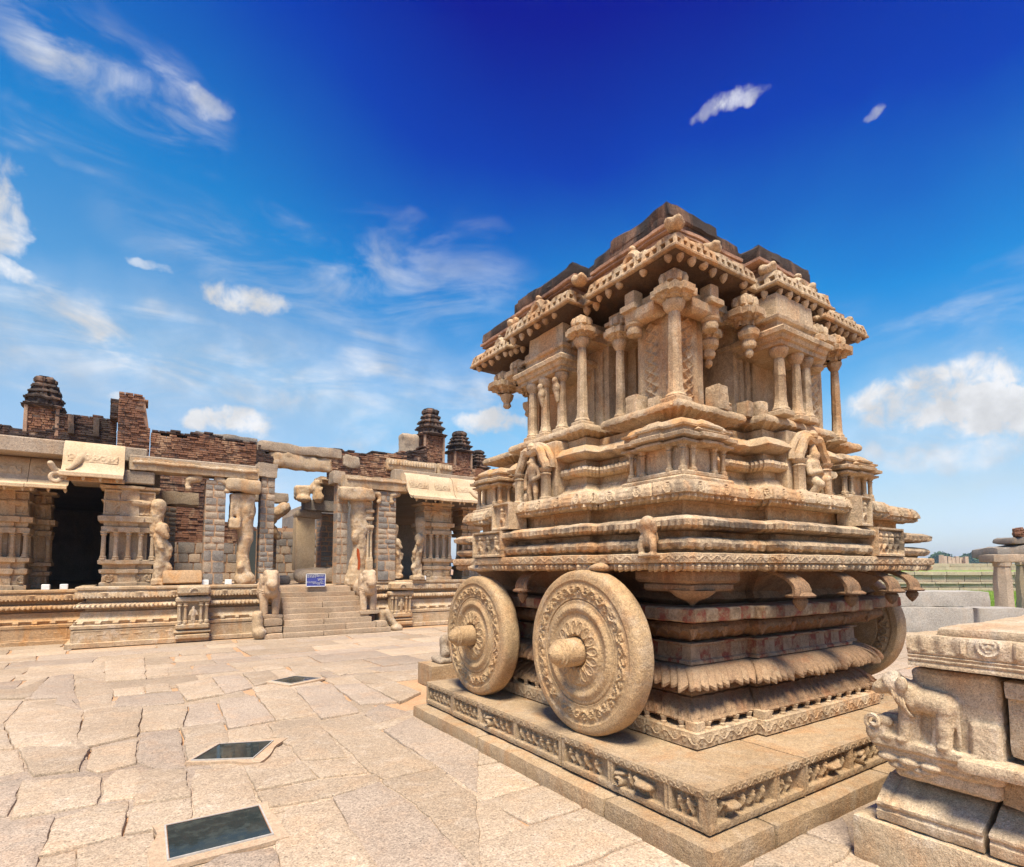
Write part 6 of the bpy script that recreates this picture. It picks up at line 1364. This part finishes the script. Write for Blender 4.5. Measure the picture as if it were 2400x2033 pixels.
# elephant corbel block, one continuous carving
xe = 3.40
prims = [('b', 3.462, 4.2, .950, 1.325, .64, 1.072, .02), ('b', 3.425, 4.1, .945, 1.070, .56, .850, .015),            # backing block with a step at its right
  ('b', 3.405, 4.15, 1.05, 1.515, .630, .688, .012), ('b', 3.425, 4.1, 1.03, 1.50, .595, .632, .012), ('b', 3.45, 4.1, 1.03, 1.47, .550, .60, .012), ('b', 3.475, 4.1, .97, 1.43, .470, .555, .02),    # ledge and stepped corbel
  ('e', (3.435, 1.44, .578), (.030, .05, .020)), ('e', (3.435, 1.34, .574), (.030, .05, .022)), ('e', (3.435, 1.24, .574), (.030, .05, .020)), ('e', (3.455, 1.39, .540), (.03, .06, .018)), ('e', (3.455, 1.28, .540), (.03, .06, .018)), ('e', (3.47, 1.33, .508), (.03, .05, .02)),
  ('c', (3.445, 1.300, .915), (3.450, 1.170, .900), .068, .066), ('e', (3.445, 1.165, .895), (.062, .050, .072)), ('e', (3.44, 1.305, .905), (.066, .052, .070)),                     # body
  ('c', (3.430, 1.338, .87), (3.425, 1.352, .69), .038, .030), ('c', (3.435, 1.165, .87), (3.425, 1.170, .69), .043, .031), ('c', (3.455, 1.300, .86), (3.450, 1.305, .69), .030, .026), ('c', (3.455, 1.205, .86), (3.452, 1.212, .69), .030, .026),      # legs
  ('e', (3.420, 1.358, .694), (.034, .034, .016)), ('e', (3.420, 1.172, .694), (.034, .034, .016)),
  ('c', (3.44, 1.315, .94), (3.432, 1.372, .965), .066, .062), ('e', (3.428, 1.392, .985), (.060, .060, .058)), ('c', (3.424, 1.415, .970), (3.420, 1.462, .946), .046, .034), ('e', (3.42, 1.470, .938), (.032, .024, .022)), ('e', (3.425, 1.385, 1.030), (.036, .034, .022)),   # neck, head, muzzle
  ('e', (3.372, 1.330, .992), (.016, .030, .042)), ('e', (3.385, 1.415, 1.000), (.014, .016, .010)), ('e', (3.383, 1.452, .955), (.010, .012, .008)),                                # ear, brow, nostril
  ('c', (3.44, 1.115, .90), (3.435, 1.108, .72), .012, .009),                                                                                                            # tail
  ('b', 3.44, 3.9, 1.36, 1.50, .67, .80, .03), ('e', (3.44, 1.465, .735), (.045, .055, .065)), ('e', (3.43, 1.50, .70), (.045, .04, .05)), ('e', (3.44, 1.43, .69), (.05, .06, .03)), ('e', (3.425, 1.44, .77), (.03, .04, .03))]
cb = blob('elephant_corbel', prims, .0065, mp, PR, .005, 22, 1)
m = MB()
for i in range(4):
    m.tube([(3.440-(.070-.001*i)*math.cos(t_), 1.372-.016*i+.022*math.sin(t_), .925-.014*i+.064*math.sin(t_)) for t_ in np.linspace(-1.3, .75, 12)], .0072, 6)
m.build('neck_rings', mp, cb, .002, 20)
m = MB(); m.tube([(3.395-.002*t_, 1.482+(.042-.0056*t_)*math.cos(t_), .762+(.042-.0056*t_)*math.sin(t_)) for t_ in np.linspace(-1.5, 5.8, 26)], .013, 6); m.build('scroll_curl', mp, cb, .003, 20)
# neighbour stones to the right
stone('wall_block', 3.46, 4.2, .30, .928, .70, 1.05, mp, PR, d=.03, bev=.022, amp=.010, freq=8)
stone('wall_block', 3.42, 4.2, .30, .926, .985, 1.07, mp, PR, d=.03, bev=.015, amp=.008, freq=8)
stone('ledge_slab', 3.345, 4.1, .20, 1.105, .612, .678, mp, PR, d=.025, bev=.018, amp=.010, freq=8)
stone('filler_stone', 3.50, 4.1, .3, 1.0, .44, .62, M['charlow'], PR, d=.05, bev=.03, amp=.02)
# coping stone: carved fascia with a medallion, raised flat top
def coping(U, V):
    H = np.zeros_like(U)
    for v0, w_ in ((.022, .006), (.045, .005), (.062, .004)): H += -.007*ridge(V-v0, w_)
    up = V > .075
    H += np.where(up, .010*medal(U-.34, V-.13, .052), 0)*1.1
    H += np.where(up & (np.abs(U-.34) > .085), .006*np.cos(U*2*np.pi/.075)*(np.abs(V-.13) < .045), 0)
    H += np.where(up & (np.abs(np.abs(U-.34)-.10) < .008), .006, 0)
    return H-.03*np.clip((V-.12)/.06, 0, 1)**3
m = MB(); V_, F_ = subdiv_box(3.40, 6.4, -1.2, 1.312, 1.092, 1.258, .06, .02); m.add(wear(V_, .008, 7), F_); cp = m.build('coping_stone', mp, PR)
panel('carved_face', (3.375, 1.300, 1.096), (0, -1, 0), (0, 0, 1), (-1, 0, 0), 2.0, .160, coping, mp, cp, res=.006, back=.06)
stone('coping_top', 3.43, 6.3, -1.1, 1.19, 1.25, 1.298, mp, PR, d=.05, bev=.018, amp=.010, freq=5)
# ================================================================== things beside and behind the chariot
gb = dict(cat='granite block', group='quarried granite blocks behind the chariot')
def oblock(name, cx, cy, L_, D_, z0, z1, ang, mat, **kw):
    return stone(name, cx-L_/2, cx+L_/2, cy-D_/2, cy+D_/2, z0, z1, mat, None, d=.12, bev=.03, amp=.03, freq=3, rotz=ang, **kw)
oblock('granite_block', 16.36, 6.68, 3.6, .95, -.02, .62, R(-37), M['fresh'], label='lower long grey granite block, nearest the chariot wheel', **gb)
oblock('granite_block', 18.95, 5.55, 1.9, .8, -.02, .56, R(-30), M['fresh'], label='lower grey granite block on the right, half under the top one', **gb)
oblock('granite_block', 16.60, 6.66, 4.4, .85, .625, 1.02, R(-34), M['fresh'], label='long grey granite block lying on top of the other two', **gb)
stone('stone_block', 3.34, 4.1, 6.95, 7.42, -.02, .28, M['charlow'], None, d=.05, bev=.02, amp=.01, label='squared granite block on the paving behind the far wheel', cat='stone block')
blob('broken_statue', [('b', 3.50, 3.95, 7.0, 7.34, .27, .36, .03), ('c', (3.66, 7.12, .36), (3.62, 7.12, .60), .10, .075), ('c', (3.80, 7.2, .36), (3.80, 7.2, .58), .11, .10), ('e', (3.66, 7.08, .60), (.08, .09, .09)), ('e', (3.60, 7.05, .42), (.07, .06, .06))], .018, M['beige'], None, .02, 9, label='weathered fragment of a carved statue on the squared block', cat='statue')
# ---- ruined pavilion at the right edge
PV_ = empty('ruined_pavilion', (22.6, 5.6, 0), label='small ruined pavilion with rough pillars and heavy roof slab at the right edge', cat='pavilion')
fv = Vector((math.sin(YAW), math.cos(YAW), 0)); rv = Vector((math.cos(YAW), -math.sin(YAW), 0))
def at(dep, u): return fv*dep+rv*((u-1200)/1300*dep)
def rpillar(dep, u, w_, z1, name='pillar'):
    p = at(dep, u); m = MB(); 
    m.lathe(p.x, p.y, [(w_*.80, -.05), (w_*.80, .35), (w_*.74, .5), (w_*.70, 1.2), (w_*.66, z1-.12), (w_*.74, z1-.10), (w_*.74, z1)], 8, -YAW+R(22.5)); m.build(name, M['beige'], PV_, .05, 3)
rpillar(17.3, 2346, .34, 1.80); rpillar(17.8, 2420, .36, 1.85); rpillar(20.5, 2395, .34, 1.85); rpillar(20, 2480, .34, 1.85)
p = at(17.4, 2350); 
stone('capital_slab', p.x-.55, p.x+.55, p.y-.3, p.y+.3, 1.80, 2.04, M['beige'], PV_, d=.1, bev=.05, amp=.03, rotz=-YAW)
p = at(18.6, 2470); 
V, F = subdiv_box(-2.3, 2.6, -.5, .6, 0, .34, .12, .06); V = wear(V, .05, 2); V[:, 2] += np.where(V[:, 0] < -1.0, -.22*((-1.0-V[:, 0])/1.35)**1.2, 0)+np.where(V[:, 0] < -2.1, .06, 0)+.10
ca, sa = math.cos(-YAW), math.sin(-YAW); W_ = V.copy(); W_[:, 0] = p.x+V[:, 0]*ca-V[:, 1]*sa; W_[:, 1] = p.y+V[:, 0]*sa+V[:, 1]*ca; W_[:, 2] += 2.0
link('roof_slab', mesh(W_, F.tolist(), 40), PV_, M['grey'])
for i in range(7):
    q = at(18.5+rnd.uniform(-.25, .35), 2370+i*26); stone('roof_stone', q.x-.35, q.x+.35, q.y-.35, q.y+.35, 2.40, 2.66+rnd.uniform(-.06, .06), M['grey'], PV_, d=.1, bev=.08, amp=.06, rotz=rnd.random()*3)
rb = MB()
for i in range(420):
    q = at(18.5+rnd.uniform(-.45, .5), 2382+rnd.random()*170); h_ = 2.64+.26*math.sqrt(rnd.random()); s_ = rnd.uniform(.04, .08); rb.box(q.x-s_, q.x+s_, q.y-s_, q.y+s_, h_-s_*.6, h_+s_*.6, .01)
rb.build('brick_rubble', M['brick'], PV_, .03, 5, kind='stuff')
# ---- lawn
lw = MB(); c_ = [at(16.5, 2180)+rv*2.0, at(16.5, 3300), at(70, 3300), at(70, 1500), at(26, 1900)]
lw.add([(q.x, q.y, -.012) for q in c_], [[0, 1, 2, 3, 4]]); lw.build('lawn', M['grass'], kind='structure')
gm = bpy.data.meshes.new('g'); nb = 26000; rs = np.random.RandomState(4)
dep = 17+22.5*rs.rand(nb)**1.3; uu = 2030+400*rs.rand(nb); keep = ~((dep < 20.5) & (uu < 2300)); dep, uu = dep[keep], uu[keep]; nb = len(dep)
bx = fv.x*dep+rv.x*((uu-1200)/1300*dep); by = fv.y*dep+rv.y*((uu-1200)/1300*dep); hh = .05+.13*rs.rand(nb)**2; an = rs.rand(nb)*6.28; wd = .012+.014*rs.rand(nb)
Vg = np.stack([np.column_stack([bx-np.cos(an)*wd, by-np.sin(an)*wd, np.full(nb, -.012)]), np.column_stack([bx+np.cos(an)*wd, by+np.sin(an)*wd, np.full(nb, -.012)]), np.column_stack([bx+.05*(rs.rand(nb)-.5), by+.05*(rs.rand(nb)-.5), hh])], 1).reshape(-1, 3)
link('grass', mesh(Vg, np.arange(nb*3).reshape(-1, 3).tolist(), 0), None, M['grass'], label='short green grass on the lawn behind the granite blocks', cat='grass', kind='stuff')
# ---- terrace walls across the lawn, built of separate stones
def terrace(dep, u0, u1, z0, z1, label, mat, rows_, seed):
    c = at(dep, (u0+u1)/2); root = empty('terrace_wall', (c.x, c.y, z0), label=label, cat='wall'); rs = random.Random(seed)
    L_ = (u1-u0)/1300*dep; H = z1-z0
    for (a, b, o, lmin, lmax) in rows_:
        s = -L_/2
        while s < L_/2:
            l = rs.uniform(lmin, lmax); q = c+rv*(s+l/2)+fv*(.3-o)
            V, F = subdiv_box(-l/2+.01, l/2-.01, -.3, .3, z0+a*H, z0+b*H-.012, .5, .03); V = wear(V+np.array([q.x, q.y, 0]), .02, 2)-np.array([q.x, q.y, 0])
            W_ = V.copy(); W_[:, 0] = q.x+V[:, 0]*ca-V[:, 1]*sa; W_[:, 1] = q.y+V[:, 0]*sa+V[:, 1]*ca
            link('wall_stone', mesh(W_, F.tolist(), 40), root, mat); s += l
    m = MB(); A_ = [c-rv*L_/2+fv*.35, c+rv*L_/2+fv*.35]; m.add([(A_[0].x, A_[0].y, z0), (A_[1].x, A_[1].y, z0), (A_[1].x, A_[1].y, z1-.03), (A_[0].x, A_[0].y, z1-.03)], [[0, 1, 2, 3]]); m.build('core', mat, root)
terrace(40, 1980, 2470, -.02, 1.42, 'long moulded stone terrace wall across the near lawn', M['far'], [(0, .20, .10, 1.4, 2.6), (.20, .37, .04, 1.2, 2.2), (.37, .48, .16, 1.6, 2.8), (.48, .80, -.04, 1.0, 2.0), (.80, 1.0, .14, 1.5, 2.6)], 2)
tm = MB(); c_ = [at(40.4, 1980), at(40.4, 2470), at(71, 2470), at(71, 1980)]; tm.add([(q.x, q.y, 1.38) for q in c_], [[0, 1, 2, 3]]); tm.build('terrace_lawn', M['grass'], kind='structure')
terrace(70, 2000, 2470, 1.38, 2.28, 'farther plain stone wall of grey blocks above the terrace lawn', M['far'], [(0, .5, 0, 2.2, 4.5), (.5, 1.0, -.05, 2.0, 5.0)], 5)
# ---- ruin, trees and hills in the distance
FR = empty('distant_ruin', tuple(at(105, 2238)), label='far roofless ruin of pale stone pillars beyond the terrace walls', cat='ruin')
for i, u in enumerate((2212, 2222, 2231, 2240, 2249, 2262)):
    q = at(105+rnd.uniform(-.5, .5), u); stone('pillar', q.x-.33, q.x+.33, q.y-.33, q.y+.33, 1.4, 3.9+rnd.uniform(-.25, .1), M['far'], FR, d=.5, bev=.06, amp=.08, freq=1, rotz=-YAW)
q = at(106, 2235); stone('beam', q.x-1.9, q.x+1.9, q.y-.3, q.y+.3, 3.3, 3.75, M['far'], FR, d=.5, bev=.05, amp=.08, freq=1, rotz=-YAW)
q = at(106.5, 2235); stone('back_wall', q.x-1.9, q.x+1.9, q.y-.2, q.y+.2, 1.4, 3.4, M['far'], FR, d=.5, bev=.05, amp=.08, freq=1, rotz=-YAW)
stone('ruin_pillar', *(lambda q: (q.x-.3, q.x+.3, q.y-.3, q.y+.3))(at(100, 2205)), 1.4, 4.1, M['far'], None, d=.5, bev=.06, amp=.06, freq=1, label='lone far pillar left of the distant ruin', cat='pillar')
def tree(dep, u, h_, w_, label):
    p = at(dep, u); root = empty('tree', (p.x, p.y, 0), label=label, cat='tree', group='far trees under the hills'); m = MB(); m.tube([(p.x, p.y, -.1), (p.x+.2, p.y, h_*.35), (p.x, p.y, h_*.7)], [.35, .25, .1], 7)
    for k_ in range(4): m.tube([(p.x, p.y, h_*.4), (p.x+w_*.5*math.cos(k_*1.6), p.y+w_*.5*math.sin(k_*1.6), h_*.7)], [.16, .05], 5)
    m.build('trunk', M['brickmortar'], root)
    rs = np.random.RandomState(int(u)); n = 1500; d = rs.normal(size=(n, 3)); d /= np.linalg.norm(d, axis=1, keepdims=True); r_ = (.55+.45*rs.rand(n))*(1+.5*vn(d*2.2+u)); C = d*r_[:, None]*np.array([w_, w_, h_*.36])+np.array([p.x, p.y, h_*.66])
    s_ = w_*(.06+.07*rs.rand(n)); a = rs.normal(size=(n, 3)); a /= np.linalg.norm(a, axis=1, keepdims=True); b = np.cross(a, rs.normal(size=(n, 3))); b /= np.linalg.norm(b, axis=1, keepdims=True)
    Vt = np.stack([C+a*s_[:, None], C+b*s_[:, None], C-a*s_[:, None], C-b*s_[:, None]], 1).reshape(-1, 3); link('crown', mesh(Vt, np.arange(n*4).reshape(-1, 4).tolist(), 0), root, M['tree'])
for i, (dep_, u, h_, w_, lb) in enumerate(((330, 2204, 11.5, 5.5, 'far tree just left of the distant ruin'), (360, 2281, 11, 8, 'broad far tree just right of the distant ruin'), (380, 2262, 10, 6, 'small far tree behind the distant ruin'), (390, 2305, 10.5, 10, 'wide far tree between the ruin and the pavilion'), (370, 2326, 11, 9, 'far tree beside the pavilion roof tip'))): tree(dep_, u, h_, w_, lb)
def hills(dep, hmax, name, seed, u0=1900, u1=2700):
    us = np.linspace(u0, u1, 160); A = []
    for k_, (f, hz) in enumerate(((1.0, 0), (1.02, .35), (1.05, .7), (1.09, .95), (1.13, 1.0), (1.3, .6), (1.5, 0))):
        row = []
        for u in us:
            q = at(dep*f, u); nn_ = vn(np.array([[u*.012, seed, 0], [u*.05, seed, k_*.7], [u*.2, seed, k_*1.3]])); row.append((q.x, q.y, max(-.5, hmax*hz*min(1.3, .72+.75*nn_[0]+.22*nn_[1]+.12*nn_[2])) if hz else -.5))
        A.append(row)
    m = MB(); m.grid(np.array(A)); m.build(name, M['hill'], smooth=0, kind='structure')
hills(640, 8, 'hills', 3.3); hills(1200, 24, 'hills', 8.1)
# ---- the air between
hz = MB(); hz.box(-2600, 2600, -2600, 2600, -1.06, 36, 0); me_ = hz.me(0, 9, 0)
hm = bpy.data.materials.new('haze_air'); hm.use_nodes = True; nt = hm.node_tree; nt.nodes.clear(); oo = nt.nodes.new('ShaderNodeOutputMaterial'); pv = nt.nodes.new('ShaderNodeVolumePrincipled')
pv.inputs['Color'].default_value = (.55, .76, 1.0, 1); pv.inputs['Density'].default_value = HAZE; pv.inputs['Anisotropy'].default_value = .1; nt.links.new(pv.outputs[0], oo.inputs['Volume'])
link('haze', me_, None, hm, kind='stuff', label='thin pale haze hanging over the plain', cat='haze')
